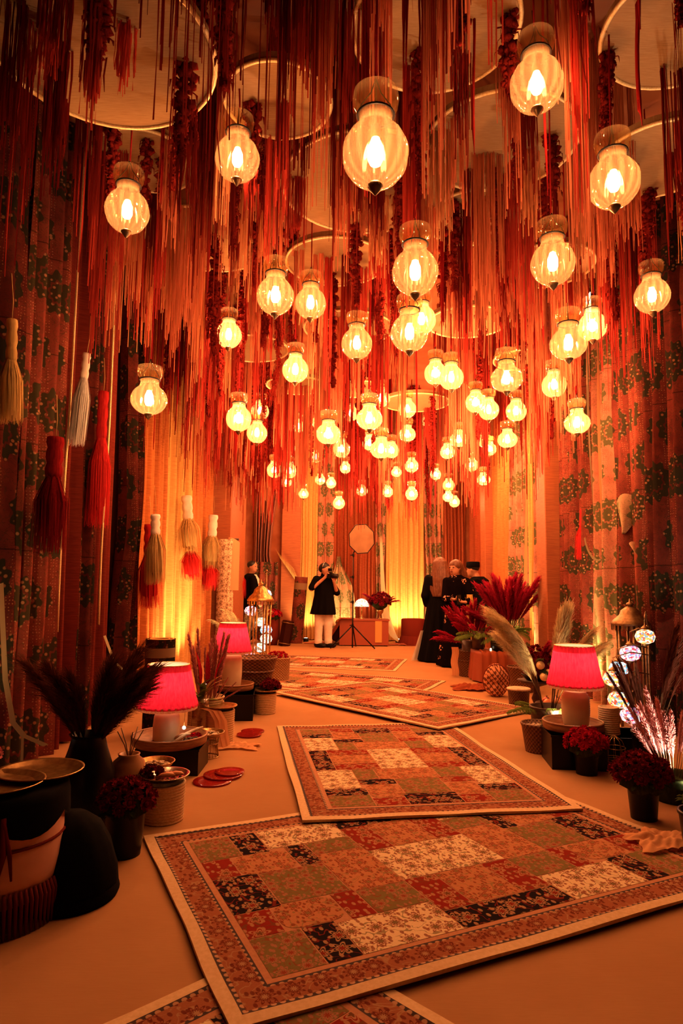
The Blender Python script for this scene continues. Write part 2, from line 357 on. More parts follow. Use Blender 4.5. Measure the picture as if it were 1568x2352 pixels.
MT['mosaic_pink'] = mosaic('pink_mosaic_glass', [(1, .9, .8), (.95, .25, .35), (1, .8, .7), (.7, .05, .1), (1, .95, .9), (.3, .3, .7)])
MT['mosaic_blue'] = mosaic('blue_mosaic_glass', [(.3, .75, .85), (1, .95, .85), (.1, .35, .7), (.9, .95, .9), (.1, .55, .55), (.9, .3, .2)])
MT['mosaic_white'] = mosaic('white_mosaic_glass', [(1, .95, .85), (1, .85, .6), (1, .97, .9), (.85, .4, .2), (1, .9, .75), (.2, .5, .3)])
# lampshade
T = NT('crimson_pleated_silk'); v = T.coord('Object', (60, 60, 3)); a = T.noise(v, 2, 2)
col = T.mix(T.step(a, 0.35, 0.65), (0.68, 0.016, 0.06), (0.82, 0.035, 0.09))
MT['shade'] = T.done(T.mixsh(0.62, T.bsdf(col, 0.5), T.transl(col)))
MT['shade_in'] = simple('white_shade_liner', (0.85, 0.78, 0.66), (0.8, 0.7, 0.58), 10, 0.7, tr=0.3)
MT['lace'] = simple('beaded_lace', (0.62, 0.30, 0.16), (0.4, 0.12, 0.06), 120, 0.5, tr=0.3)
# rug materials
def flor(name, ground, motif, motif2, scale=13.0, mirror=None, petals=7.0):
    T = NT(name); v = T.coord('UV')
    vo = T.vor(v, scale, 0.55, 'F1', '2D'); sub = T.n('ShaderNodeVectorMath', operation='SUBTRACT')
    sc = T.n('ShaderNodeVectorMath', operation='SCALE'); T.l(v, sc.inputs[0]); sc.inputs['Scale'].default_value = 1.0
    T.l(sc.outputs[0], sub.inputs[0]); T.l(vo.outputs['Position'], sub.inputs[1])
    sp = T.n('ShaderNodeSeparateXYZ'); T.l(sub.outputs[0], sp.inputs[0]); th = T.m('ARCTAN2', sp.outputs[1], sp.outputs[0])
    d = vo.outputs['Distance']
    q = T.m('DIVIDE', d, T.m('ADD', 0.30, T.m('MULTIPLY', T.m('COSINE', T.m('MULTIPLY', th, petals)), 0.10)))
    flower = T.m('SUBTRACT', 1.0, T.step(q, 0.9, 1.05)); core = T.m('SUBTRACT', 1.0, T.step(q, 0.32, 0.42))
    mid = T.m('MULTIPLY', T.step(q, 0.55, 0.6), T.m('SUBTRACT', 1.0, T.step(q, 0.72, 0.78)))
    nz = T.noise(v, scale * 1.35, 1, 1.2); vine = T.m('SUBTRACT', 1.0, T.step(T.m('ABSOLUTE', T.m('SUBTRACT', nz, 0.5)), 0.015, 0.03))
    lv = T.vor(T.coord('UV', (1.7, 1, 1), rot=(0, 0, 0.7)), scale * 1.9, 1.0, 'F1', '2D'); leaf = T.m('SUBTRACT', 1.0, T.step(lv.outputs['Distance'], 0.19, 0.25))
    fine = T.noise(v, 190, 2)
    col = T.mix(T.m('MULTIPLY', vine, 0.8), ground, motif2); col = T.mix(T.m('MULTIPLY', leaf, 0.85), col, motif)
    col = T.mix(flower, col, motif); col = T.mix(mid, col, ground); col = T.mix(core, col, motif2)
    col = T.mix(T.m('MULTIPLY', T.step(fine, 0.35, 0.65), 0.22), col, tuple(x * 0.5 for x in ground))
    return T.done(T.diff(col))
CR, RU, OL, BK, RD = (0.78, 0.59, 0.35), (0.50, 0.21, 0.10), (0.20, 0.15, 0.055), (0.020, 0.014, 0.016), (0.26, 0.026, 0.018)
MT['rug_cream'] = flor('rug_cream_wool', CR, (0.24, 0.05, 0.03), (0.17, 0.12, 0.05), 10, petals=8)
MT['rug_rust'] = flor('rug_rust_wool', RU, (0.22, 0.045, 0.025), (0.24, 0.17, 0.07), 12, petals=6)
MT['rug_olive'] = flor('rug_olive_wool', OL, (0.42, 0.17, 0.10), (0.27, 0.05, 0.03), 11, petals=7)
MT['rug_black'] = flor('rug_black_wool', BK, (0.46, 0.25, 0.13), (0.24, 0.03, 0.02), 9, petals=6)
MT['rug_red'] = flor('rug_red_wool', RD, (0.46, 0.24, 0.12), (0.16, 0.07, 0.03), 9, petals=5)
MT['rug_border'] = flor('rug_border_wool', (0.34, 0.12, 0.06), (0.13, 0.02, 0.015), (0.42, 0.24, 0.12), 10, petals=9)
MT['rug_edge'] = simple('rug_cream_fringe_edge', (0.72, 0.50, 0.27), (0.62, 0.40, 0.2), 60, 0.9)
T = NT('rug_guard'); v = T.coord('UV'); vo = T.vor(v, 34, 0.0, 'F1', '2D'); dd = T.m('SUBTRACT', 1.0, T.step(vo.outputs['Distance'], 0.28, 0.36))
MT['rug_guard'] = T.done(T.bsdf(T.mix(dd, (0.035, 0.014, 0.012), (0.46, 0.24, 0.12)), 0.9))
MT['rug_line'] = simple('rug_outline', (0.50, 0.22, 0.10), (0.42, 0.17, 0.08), 60, 0.9)
# ================================================================ setting
XL, XR, YB, YF, ZT = -2.32, 3.08, 15.15, -5.0, 4.95
def slab(name, c, d, mat):
    m = MB(); m.box((0, 0, 0), d); return tag(m.build(name, mat, None, c, False), kind='structure')
slab('floor', ((XL + XR) / 2, (YB + YF) / 2, -0.05), (XR - XL + 0.4, YB - YF + 0.4, 0.1), MT['floor'])
slab('ceiling', ((XL + XR) / 2, (YB + YF) / 2, ZT + 0.05), (XR - XL + 0.4, YB - YF + 0.4, 0.1), MT['ceiling'])
slab('wall_left', (XL - 0.05, (YB + YF) / 2, ZT / 2), (0.1, YB - YF, ZT), MT['shell'])
slab('wall_right', (XR + 0.05, (YB + YF) / 2, ZT / 2), (0.1, YB - YF, ZT), MT['shell'])
slab('wall_back', ((XL + XR) / 2, YB + 0.05, ZT / 2), (XR - XL + 0.2, 0.1, ZT), MT['shell'])
slab('wall_front', ((XL + XR) / 2, YF - 0.05, ZT / 2), (XR - XL + 0.2, 0.1, ZT), MT['blackcloth'])

def drape(label, p0, p1, mat, folds, amp=0.06, z0=0.02, z1=ZT - 0.02, seed=0, tie=None, gather=1.0, hem_mat=None, name='drape', group=None, lift=0.0, rows=26, off=0.0):
    """hung cloth along the floor line p0 -> p1; the room is on its left-hand side (p0->p1 turned +90 deg).
    tie = (height, width factor, side -1..1): gathered there."""
    rng = random.Random(seed); a = Vector((p0[0], p0[1])); b = Vector((p1[0], p1[1])); t = (b - a); Lh = t.length; t.normalize(); n = Vector((-t.y, t.x))
    cols = max(24, int(folds * 10)); ph = [rng.uniform(0, 6.28) for _ in range(6)]
    m = MB(); R = []; UV = []
    for j in range(rows + 1):
        f = j / rows; z = z0 + (z1 - z0) * f; row = []; uv = []; ul = 0; last = None
        wf, sh = 1.0, 0.0
        if tie:
            k = (z - tie[0]); wf = 1 - (1 - tie[1]) * math.exp(-(k / (0.55 if k < 0 else 1.3)) ** 2); sh = tie[2] * (1 - wf) * 0.5 * Lh
        am = amp * (0.75 + 0.45 * (1 - f)) * (1.0 + 0.5 * (1 - wf))
        for i in range(cols + 1):
            s = i / cols
            q = s + 0.02 * sin(2 * pi * s * 1.7 + ph[3]) + 0.012 * sin(3.1 * z + ph[4])
            w = 0.62 * sin(2 * pi * folds * q + ph[0]) + 0.28 * sin(2 * pi * folds * 1.63 * q + ph[1] + 0.35 * z) + 0.22 * sin(2 * pi * folds * 0.41 * q + ph[2] - 0.3 * z)
            x = (s - 0.5) * Lh * wf + sh + Lh * 0.5
            p = a + t * x + n * (am * (w + 1.05) + 0.012 + off)
            if tie and j == 0: pass
            P = Vector((p.x, p.y, z + lift * sin(pi * s)))
            if last is not None: ul += (P - last).length
            last = P; row.append(P); uv.append((ul * 1.0, z))
        R.append(row); UV.append(uv)
    m.grid(R, 0, False, UV)
    o = m.build(name, mat); tag(o, label, 'curtain', group); return o
LW, RW, BW = XL + 0.02, XR - 0.02, YB - 0.02
def left(y0, y1, *a, **k): return drape(a[0], (LW, y1), (LW, y0), *a[1:], **k)     # room on the +x side
def right(y0, y1, *a, **k): return drape(a[0], (RW, y0), (RW, y1), *a[1:], **k)
def back(x0, x1, *a, **k): return drape(a[0], (x1, BW), (x0, BW), *a[1:], **k)
# left wall, near to far
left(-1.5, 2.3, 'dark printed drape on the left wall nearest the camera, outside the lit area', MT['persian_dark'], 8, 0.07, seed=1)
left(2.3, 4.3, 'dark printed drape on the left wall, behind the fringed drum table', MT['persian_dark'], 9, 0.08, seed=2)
left(4.3, 4.95, 'red printed drape with green medallions at the left edge of the photo', MT['persian_red'], 3, 0.09, seed=3)
left(4.95, 5.35, 'narrow maroon drape between printed drapes, behind the dark red tassel', MT['maroon'], 3, 0.07, seed=4)
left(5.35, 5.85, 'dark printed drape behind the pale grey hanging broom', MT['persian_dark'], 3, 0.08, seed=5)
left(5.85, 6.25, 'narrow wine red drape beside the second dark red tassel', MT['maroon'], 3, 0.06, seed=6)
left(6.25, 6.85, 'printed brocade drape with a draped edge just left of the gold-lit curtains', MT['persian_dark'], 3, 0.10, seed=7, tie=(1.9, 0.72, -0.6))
left(6.85, 8.1, 'orange silk curtain behind the rolled carpet on the left wall', MT['orange'], 9, 0.06, seed=8)
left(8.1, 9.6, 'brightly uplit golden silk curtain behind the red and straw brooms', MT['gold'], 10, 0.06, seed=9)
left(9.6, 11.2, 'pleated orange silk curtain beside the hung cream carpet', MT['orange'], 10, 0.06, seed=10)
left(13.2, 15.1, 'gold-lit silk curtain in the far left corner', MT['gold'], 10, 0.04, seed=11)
for i, y in enumerate((5.0, 5.86)):
    m = MB(); m.tube([(LW + 0.16 + 0.004 * sin(3 * z), y + 0.01 * sin(2.2 * z + i), z) for z in np.linspace(0.9, ZT, 14)], 0.010, 6)
    tag(m.build('trim_cord', MT['rim']), ['thin gold cord hanging before the maroon drape on the left', 'thin gold cord hanging before the dark printed drape on the left'][i], 'cord')
def column(name, c, d):
    m = MB(); b = 0.01; x, y, z = d[0] / 2, d[1] / 2, d[2]
    pts = [(-x + b, -y), (x - b, -y), (x, -y + b), (x, y - b), (x - b, y), (-x + b, y), (-x, y - b), (-x, -y + b)]
    m.add([(p[0], p[1], 0) for p in pts] + [(p[0], p[1], z) for p in pts], [(i, (i + 1) % 8, 8 + (i + 1) % 8, 8 + i) for i in range(8)] + [tuple(range(8, 16))])
    return tag(m.build(name, MT['panel'], None, c, False), kind='structure')
column('trim_1', (LW + 0.20, 12.2, 0), (0.36, 1.75, ZT))
column('trim_2', (RW - 0.16, 8.95, 0), (0.32, 0.42, ZT))
column('trim_3', (RW - 0.12, 13.0, 0), (0.24, 0.42, ZT))
column('trim_4', (-1.15, BW - 0.08, 0), (0.44, 0.12, ZT))
# back wall, left to right
back(-2.04, -1.42, 'brown velvet drape swagged to one side in the far left corner', MT['wine_velvet'], 6, 0.10, seed=20, tie=(1.95, 0.62, 0.7))
back(-1.95, -1.42, 'printed brocade tail below the swagged brown velvet drape', MT['persian_red'], 3, 0.07, z1=1.75, seed=21, off=.24)
back(-0.94, -0.55, 'narrow gold-lit pleated curtain to the left of the photographer', MT['gold'], 5, 0.045, seed=22)
back(-0.58, -0.16, 'printed green brocade drape above the photographer', MT['persian_green'], 3, 0.06, seed=23)
back(-0.18, 0.14, 'rust cotton curtain just right of the photographer', MT['rust'], 4, 0.05, seed=24)
back(-0.32, 0.34, 'pale printed drape tail fanning out beside the photographer', MT['persian_pale'], 4, 0.05, z1=1.9, seed=25, off=.14, tie=(1.9, 0.12, 0.2))
back(0.12, 0.80, 'rust pleated curtain behind the octagonal softbox', MT['rust'], 7, 0.05, seed=26)
back(0.78, 1.06, 'printed brocade drape right of the softbox, over the table flowers', MT['persian_green'], 3, 0.06, seed=27, tie=(0.9, 0.55, 0.4))
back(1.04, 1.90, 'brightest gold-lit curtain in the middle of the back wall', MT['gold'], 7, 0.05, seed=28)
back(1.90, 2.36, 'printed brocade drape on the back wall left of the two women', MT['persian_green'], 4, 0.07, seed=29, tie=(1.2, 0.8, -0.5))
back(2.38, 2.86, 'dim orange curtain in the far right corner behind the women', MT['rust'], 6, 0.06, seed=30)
# right wall, near to far
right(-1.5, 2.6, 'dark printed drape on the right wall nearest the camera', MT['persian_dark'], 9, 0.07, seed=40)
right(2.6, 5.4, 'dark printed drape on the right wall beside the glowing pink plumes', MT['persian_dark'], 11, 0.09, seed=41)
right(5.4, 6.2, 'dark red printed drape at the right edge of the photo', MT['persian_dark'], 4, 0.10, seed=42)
right(6.2, 6.9, 'printed drape with a folded-back corner above the right cage lantern', MT['persian_red'], 3, 0.10, seed=43)
right(6.9, 7.5, 'printed drape with turned back cream edge behind the right red lamp', MT['persian_green'], 3, 0.09, seed=44, tie=(1.55, 0.7, -0.3))
right(7.5, 8.7, 'dark printed drape next to the square orange column', MT['persian_red'], 5, 0.09, seed=45)
right(9.2, 9.9, 'medallion printed drape with gold highlight left of the square column', MT['persian_green'], 3, 0.09, seed=46, tie=(1.1, 0.85, -0.4))
right(9.9, 10.3, 'narrow gold ribbon-like curtain between the medallion drapes', MT['gold'], 3, 0.05, seed=47)
right(10.3, 11.2, 'medallion printed drape above the burgundy plumes', MT['persian_green'], 4, 0.09, seed=48)
right(11.2, 12.75, 'orange silk curtain on the right wall behind the man in black', MT['orange'], 8, 0.06, seed=49)
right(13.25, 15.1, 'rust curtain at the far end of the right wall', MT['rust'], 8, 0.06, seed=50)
# slim pale ribbons hanging against the right-hand drapes
for i, (px, d, z0, w) in enumerate([(1207, 10.0, 1.35, 0.03), (1226, 9.8, 0.9, 0.035), (1216, 10.1, 1.2, 0.02), (1362, 7.6, 1.9, 0.02), (1385, 7.3, 1.0, 0.025)]):
    c = at(px, 1200, d); m = MB(); zs = np.linspace(z0, ZT - 0.05, 16)
    m.strip([(c.x - 0.02 * sin(z * 1.5 + i), c.y + 0.015 * sin(2 * z), z) for z in zs], [(w * (0.75 + 0.35 * sin(z * 1.3 + i)), 0.02, 0) for z in zs])
    tag(m.build('hanging_ribbon', MT['peach' if i % 2 == 0 else 'cream_lining']), ['slim peach ribbon over the medallion drape, left of the square column', 'pale cream ribbon hanging beside the square column', 'slim peach ribbon, middle of the three left of the square column', 'short cream ribbon right of the square column with a red tassel', 'long peach ribbon on the dark drape right of the square column'][i], 'ribbon')
# turned-back cloth corners on the right drapes
def flap(label, c, w, h, mat, curl=0.12, lean=0.0, rz=0.0):
    m = MB(); R = []; UV = []
    for j in range(15):
        f = j / 14; row = []; uv = []
        for i in range(15):
            s = i / 14 - 0.5; ww = w * (0.15 + 0.85 * f ** 0.8)
            x = s * ww + lean * (1 - f) * h; y = -curl * cos(s * pi) * (0.5 + f) - 0.03 * sin(5 * s + 3 * f); z = h * f + 0.10 * h * cos(s * 2 * pi) * f
            row.append((x, y, z)); uv.append((s * ww, z))
        R.append(row); UV.append(uv)
    m.grid(R, 0, False, UV); o = m.build('folded_cloth', mat, None, c); o.rotation_euler = (0, 0, rz); return tag(o, label, 'cloth')
flap('pale folded-back drape corner pointing down, above the right cage lantern', at(1452, 1225, 6.6), 0.30, 0.36, MT['persian_pale'], 0.08, -0.25, -0.9)
flap('pale fan of turned-back brocade narrowing downwards beside the right red lamp', at(1398, 1640, 7.2), 0.26, 1.35, MT['persian_pale'], 0.06, -0.05, -0.9)
flap('small curled cream cloth edge on the right drape, below the long ribbon', at(1462, 1280, 6.5), 0.12, 0.14, MT['persian_pale'], 0.05, 0.1, -0.9)
m = MB(); P = [at(1366 - 4 * cos(t * 3.1) * 6 + 26 * t, 1235 + 62 * sin(t * pi) - 20 * t, 7.2) for t in np.linspace(0, 1, 14)]
m.strip(P, [(0.003, -0.012, 0.008)] * 14); tag(m.build('curled_hem', MT['persian_pale']), 'cream hem curling up in a hook on the dark right drape', 'cloth')
# small lit clerestory window high on the right wall
m = MB(); m.box((0, 0, 0), (0.03, 0.62, 0.42)); o = tag(m.build('window_1', MT['iron'], None, (RW - 0.26, 7.35, 4.42), False), kind='structure')
m = MB(); m.box((-0.018, 0, 0), (0.008, 0.56, 0.36)); m.build('lit_pane', MT['pane'], o, None, False)
# cream lining tail on the back wall
m = MB(); P = [at(px, py, 14.75 - 0.25 * (py - 1360) / 110) for px, py in ((874, 1200), (876, 1280), (879, 1350), (884, 1400), (892, 1435), (903, 1460), (915, 1474))]
m.strip(P, [(w, 0.02, 0.0) for w in (.03, .035, .05, .075, .085, .075, .03)]); tag(m.build('lining_tail', MT['cream_lining']), 'cream lining tail curving down to the floor beside the draped chest', 'cloth')
# ================================================================ rugs
HALF = [(.165, .365, 1.14, 1.40, 'olive', 0), (.165, .30, .94, 1.14, 'red', 0), (.30, .57, .92, 1.14, 'rust', .06), (.165, .365, .61, .94, 'black', 0), (.365, .67, .62, .92, 'olive', 0),
        (.165, .31, .42, .61, 'red', 0), (.31, .57, .42, .62, 'rust', .06), (.165, .365, .165, .42, 'olive', 0), (.365, .50, 1.14, 1.40, 'black', 0), (.365, .50, .165, .42, 'black', 0),
        (.50, .92, 1.16, 1.40, 'cream', 0), (.50, .92, .165, .40, 'cream', 0), (.57, .68, .92, 1.16, 'black', 0), (.68, .92, 1.01, 1.16, 'olive', 0), (.67, .92, .60, 1.01, 'rust', 0),
        (.57, .68, .40, .62, 'red', 0), (.68, .92, .40, .60, 'olive', 0)]
MID = [(.92, 1.47, .61, .95, 'cream', 0), (.92, 1.07, .95, 1.26, 'red', 0), (1.07, 1.32, .95, 1.26, 'rust', 0), (1.32, 1.47, .95, 1.26, 'red', 0), (.92, 1.47, 1.26, 1.40, 'black', 0),
       (.92, 1.07, .31, .61, 'red', 0), (1.07, 1.32, .31, .61, 'rust', 0), (1.32, 1.47, .31, .61, 'red', 0), (.92, 1.47, .165, .31, 'black', 0)]
PAN = HALF + MID + [(2.39 - b, 2.39 - a, c, d, e, f) for a, b, c, d, e, f in HALF]
RM = ['rug_edge', 'rug_guard', 'rug_border', 'rug_line', 'rug_cream', 'rug_rust', 'rug_olive', 'rug_black', 'rug_red']
def rug_mesh(seed):
    rng = random.Random(seed); m = MB(); L, Wd = 2.43, 1.60
    A = [rng.uniform(0, 6.3) for _ in range(4)]
    def outline(ins, z, wob):
        pts = []
        for s in range(4):
            for k in range(18):
                f = k / 18; x0, x1, y0, y1 = ins, L - ins, ins, Wd - ins
                p = [(x0 + (x1 - x0) * f, y0), (x1, y0 + (y1 - y0) * f), (x1 - (x1 - x0) * f, y1), (x0, y1 - (y1 - y0) * f)][s]
                w = wob * sin(pi * f) * (sin(7 * f + A[s]) + 0.5 * sin(15 * f + A[s]))
                q = [(0, -w), (w, 0), (0, w), (-w, 0)][s]; zz = z * (1 + 0.5 * abs(sin(9 * f + A[s])) * (wob > 0))
                pts.append((p[0] + q[0], p[1] + q[1], zz))
        return pts
    rings = [(0.0, 0.0, .006, 0), (0.0, .009, .006, 0), (.045, .011, .003, 0), (.062, .0115, 0, 1), (.148, .0115, 0, 2), (.162, .0115, 0, 1)]
    prev = None
    for ins, z, wob, mi in rings:
        o = outline(ins, z, wob); n = len(o)
        if prev: m.add(prev + o, [(i, (i + 1) % n, n + (i + 1) % n, n + i) for i in range(n)], mi)
        prev = o
    m.add([(.16, .16, .0112), (L - .16, .16, .0112), (L - .16, Wd - .16, .0112), (.16, Wd - .16, .0112)], [(0, 1, 2, 3)], 3)
    off = (2.43 - 2.39) / 2
    for a, b, c, d, e, rad in PAN:
        g = .003; x0, x1, y0, y1 = a + off + g, b + off + g * 0 - g, c + .018 + g, d + .018 - g; z = .0122
        if rad:
            pts = []
            for cx, cy, a0 in ((x1 - rad, y1 - rad, 0), (x0 + rad, y1 - rad, 90), (x0 + rad, y0 + rad, 180), (x1 - rad, y0 + rad, 270)):
                for k in range(5): q = radians(a0 + 22.5 * k); pts.append((cx + rad * cos(q), cy + rad * sin(q), z))
            m.add(pts, [tuple(range(len(pts)))], RM.index('rug_' + e))
        else: m.add([(x0, y0, z), (x1, y0, z), (x1, y1, z), (x0, y1, z)], [(0, 1, 2, 3)], RM.index('rug_' + e))
    for i, p in enumerate(m.v): m.uv[i] = (p[0] * 1.0 + seed * 3.3, p[1])
    return m.mesh('patchwork_rug', [MT[x] for x in RM], False)
RUGS = [((-0.2945, 2.0045), 0.4416, .0140, (-.0080, 0), 'large patchwork rug in the foreground, its near corner at the bottom of the photo'),
        ((1.3938, 3.8738), 1.723, .0225, (0, .0088), 'patchwork rug lying on the far edge of the foreground rug'),
        ((2.0653, 6.9555), 2.3016, .006, (.0135, 0), 'patchwork rug turned diagonally across the middle of the hall'),
        ((1.42, 8.92), 2.72, .001, (0, 0), 'far patchwork rug just in front of the gown hem'),
        ((1.16, 11.42), 2.93, .001, (0, 0), 'farthest rug at the feet of the photographer and light stand')]
c0 = gnd(700, 2148); a1 = gnd(262, 2350) - c0
RUGS.append(((c0.x, c0.y), atan2(a1.y, a1.x), .0005, (0, 0), 'patchwork rug partly hidden under the foreground rug at the bottom edge'))
for i, (p, a, z, tilt, lab) in enumerate(RUGS):
    o = link('patchwork_rug', rug_mesh(i), None, (p[0], p[1], z), (tilt[0], tilt[1], a))
    tag(o, lab, 'rug', 'patchwork rugs down the hall')
# ================================================================ ceiling: cloth discs
DZ = [4.12, 4.30, 4.12, 4.26, 4.18]
DISCS = [(225, 292, 272), (1000, 212, 205), (1590, 203, 205), (1150, 437, 182), (840, 533, 202), (636, 317, 130), (470, 622, 148), (1520, 455, 150), (1095, 562, 120),
         (770, 655, 118), (575, 830, 88), (800, 792, 105), (1075, 775, 95), (1255, 660, 110), (1235, 850, 72), (955, 945, 78), (330, 440, 120), (680, 905, 70), (820, 912, 66)]
DLAB = ['largest woven cloth disc with gold rim, top left of the ceiling', 'gold-rimmed cloth disc at the top, right of the biggest lantern', 'cloth disc cut by the top right corner of the photo', 'gold-rimmed cloth disc above the lantern hanging right of centre',
        'gold-rimmed cloth disc directly below the biggest lantern', 'cloth disc at the top between the left lantern and the biggest one', 'cloth disc over the curtains on the left, below the left lanterns', 'cloth disc at the right edge behind the yellow lantern', 'cloth disc right of centre, above the round pair of lanterns',
        'cloth disc over the two neighbouring lanterns left of centre', 'small far disc above the orange panel on the left', 'cloth disc in the middle behind hanging red ropes', 'cloth disc right of centre, behind the mid-hall lanterns', 'cloth disc near the white wall opening on the right', 'small far disc on the right above the small lanterns', 'far cloth disc at the centre of the hall', 'cloth disc half hidden by fringes, left, above the lone string', 'small far disc left of centre', 'small far disc in the centre']
discs = []
for i, (px, py, hw) in enumerate(DISCS):
    z = DZ[i % 5] if i else 3.80; e = ray(px, py); k = (z - HC) / e.z; p = Vector((0, 0, HC)) + e * k; Rr = hw * p.y / (F + hw * 0.9)
    c = Vector((p.x * (p.y - Rr) / p.y, p.y - Rr, z))
    if c.x - Rr < XL + 0.35: c.x = XL + 0.35 + Rr
    if c.x + Rr > XR - 0.35: c.x = XR - 0.35 - Rr
    discs.append((c.x, c.y, Rr, z))
    t = thing('ceiling_disc', DLAB[i], 'disc', c, 0, 'woven discs under the ceiling')
    m = MB(); rp = [(0.001, 0.0), (Rr * 0.5, -0.004), (Rr, 0.0), (Rr, 0.055), (0.001, 0.055)]; m.lathe(rp, 48); m.build('cloth_panel', MT['disc'], t, None, False)
    m = MB(); m.tube([(Rr * 1.004 * cos(a), Rr * 1.004 * sin(a), 0.0) for a in np.linspace(0, 2 * pi, 48, endpoint=False)], 0.013, 6, closed=True); m.build('rim_cord', MT['rim'], t)
    for q in range(3): a = 2.1 * q + i; m = MB(); m.tube([(Rr * 0.8 * cos(a), Rr * 0.8 * sin(a), 0.05), (Rr * 0.7 * cos(a), Rr * 0.7 * sin(a), ZT - z)], 0.003, 4); m.build('hanging_wire', MT['iron'], t)
# ================================================================ ribbed glass lanterns
def lantern_meshes(sq, tag_):
    R = 0.11; nr = 14
    def rib(a, i, z): return 1 - 0.055 * (0.5 + 0.5 * cos(a * nr)) * max(0.0, 1 - abs(z) / (R * sq * 1.05))
    prof = [(0.012, -R * sq)]
    for q in range(1, 15):
        a = -pi / 2 + (pi * 0.80) * q / 14; prof.append((max(R * cos(a), 0.5 * R if a > 0.8 else 0), R * sq * sin(a)))
    zt = prof[-1][1]
    prof += [(0.50 * R, zt + 0.02), (0.50 * R, zt + 0.045), (0.54 * R, zt + 0.055), (0.66 * R, zt + 0.075), (0.70 * R, zt + 0.105), (0.66 * R, zt + 0.13)]
    g = MB(); g.lathe(prof, 56, rib=rib)
    ring = MB(); ring.tube([(0.545 * R * cos(a), 0.545 * R * sin(a), zt + 0.048) for a in np.linspace(0, 2 * pi, 24, endpoint=False)], 0.0045, 6, closed=True)
    ring.tube([(0.55 * R, 0, zt + 0.05), (0.42 * R, 0, zt + 0.09), (0.15 * R, 0, zt + 0.13), (0, 0, zt + 0.18)], 0.0025, 5); ring.tube([(-0.55 * R, 0, zt + 0.05), (-0.42 * R, 0, zt + 0.09), (-0.15 * R, 0, zt + 0.13), (0, 0, zt + 0.18)], 0.0025, 5)
    fin = MB(); fin.lathe([(0.001, -R * sq - 0.034), (0.006, -R * sq - 0.028), (0.018, -R * sq - 0.014), (0.026, -R * sq - 0.002), (0.024, -R * sq + 0.006), (0.001, -R * sq + 0.006)], 14)
    blb = MB(); blb.lathe([(0.001, -0.040), (0.018, -0.034), (0.026, -0.016), (0.026, 0.022), (0.018, 0.042), (0.013, 0.058)], 14)
    sk = MB(); sk.lathe([(0.014, 0.056), (0.016, 0.060), (0.016, 0.10), (0.004, 0.105), (0.002, zt + 0.18)], 10)
    return [('globe', g.mesh('globe' + tag_, MT['glass'])), ('neck_ring', ring.mesh('neck_ring' + tag_, MT['iron'])), ('finial', fin.mesh('finial' + tag_, MT['bronze'])),
            ('bulb', blb.mesh('bulb' + tag_, MT['bulb'])), ('socket', sk.mesh('socket' + tag_, MT['bronze']))], zt + 0.18
LM = [lantern_meshes(1.0, ''), lantern_meshes(0.84, '_flat')]
LAN = [(862, 355, 165), (1232, 195, 132), (545, 365, 110), (1409, 420, 124), (292, 485, 106), (1269, 605, 105), (953, 625, 112), (632, 680, 90), (713, 697, 75), (940, 765, 90), (968, 735, 68), (1305, 790, 88), (1360, 750, 68), (1497, 680, 82),
       (525, 770, 62), (819, 790, 74), (678, 850, 62), (342, 918, 85), (1163, 870, 75), (1000, 858, 54), (1036, 868, 58), (875, 915, 42), (848, 962, 62), (754, 997, 58), (548, 962, 60), (590, 995, 48), (597, 945, 42), (1092, 925, 48), (1122, 942, 48),
       (1185, 945, 48), (1272, 885, 58), (1325, 972, 60), (784, 1032, 40), (875, 1032, 52), (899, 1035, 36), (848, 1018, 34), (935, 998, 40), (935, 940, 42), (805, 950, 36), (685, 980, 32), (665, 1030, 28), (735, 970, 38), (1053, 1010, 42), (1027, 1038, 34),
       (1113, 1012, 34), (1165, 1010, 46), (1192, 1012, 38), (1135, 1032, 30), (980, 968, 27), (945, 1070, 32), (1083, 1068, 30), (1110, 1102, 31.5), (630, 1080, 36), (665, 1082, 34), (657, 1108, 26), (793, 1075, 26), (735, 1102, 24), (831, 1128, 27), (890, 1130, 25),
       (945, 1135, 29.5), (697, 1135, 24), (778, 1156, 28), (1030, 1115, 28), (1029, 1142, 26), (1043, 1153, 25), (725, 1050, 27), (910, 1085, 25), (1000, 1090, 25), (760, 1110, 24)]
LLAB = ['biggest ribbed amber glass lantern, top centre of the photo', 'large amber lantern at the top right, partly covered by a rust fringe', 'amber lantern at upper left, half behind a maroon rope', 'yellowish lantern at the upper right in front of a cloth disc', 'upper lantern farthest left, hanging on a single red string',
        'bright lantern on the right, below the lantern at the top right', 'large lantern right of centre crossed by a dark red strand', 'left and larger of the neighbouring pair of lanterns left of centre', 'right and smaller of the neighbouring pair of lanterns left of centre', 'front lantern of the overlapping pair just right of centre', 'rear lantern of the overlapping pair just right of centre',
        'oblate front lantern of the overlapping pair at right', 'rear lantern of the overlapping pair at right, near the white opening', 'lantern farthest right in the photo', 'lantern in front of the small left disc, above the orange panel', 'lantern at centre crossed by red strands, below the middle discs', 'single lantern left of centre, under the neighbouring pair', 'oblate low lantern alone before the orange curtain on the left', 'oblate lantern right of centre above the cluster of small ones',
        'left lantern of the close pair under the overlapping pair', 'right lantern of the close pair under the overlapping pair', 'small lantern behind and above the oblate centre lantern', 'oblate lantern low in the centre of the hall', 'oblate lantern low, left of the centre lantern', 'front left lantern of the trio by the orange panel', 'lower right lantern of the trio by the orange panel', 'rear lantern of the trio by the orange panel', 'left lantern of the trio right of centre', 'middle lantern of the trio right of centre',
        'right lantern of the trio, crossed by a dark rope', 'lantern hidden behind a copper fringe at right', 'low lantern alone before the printed drape on the right']
LANW = []
FARLAB = {}
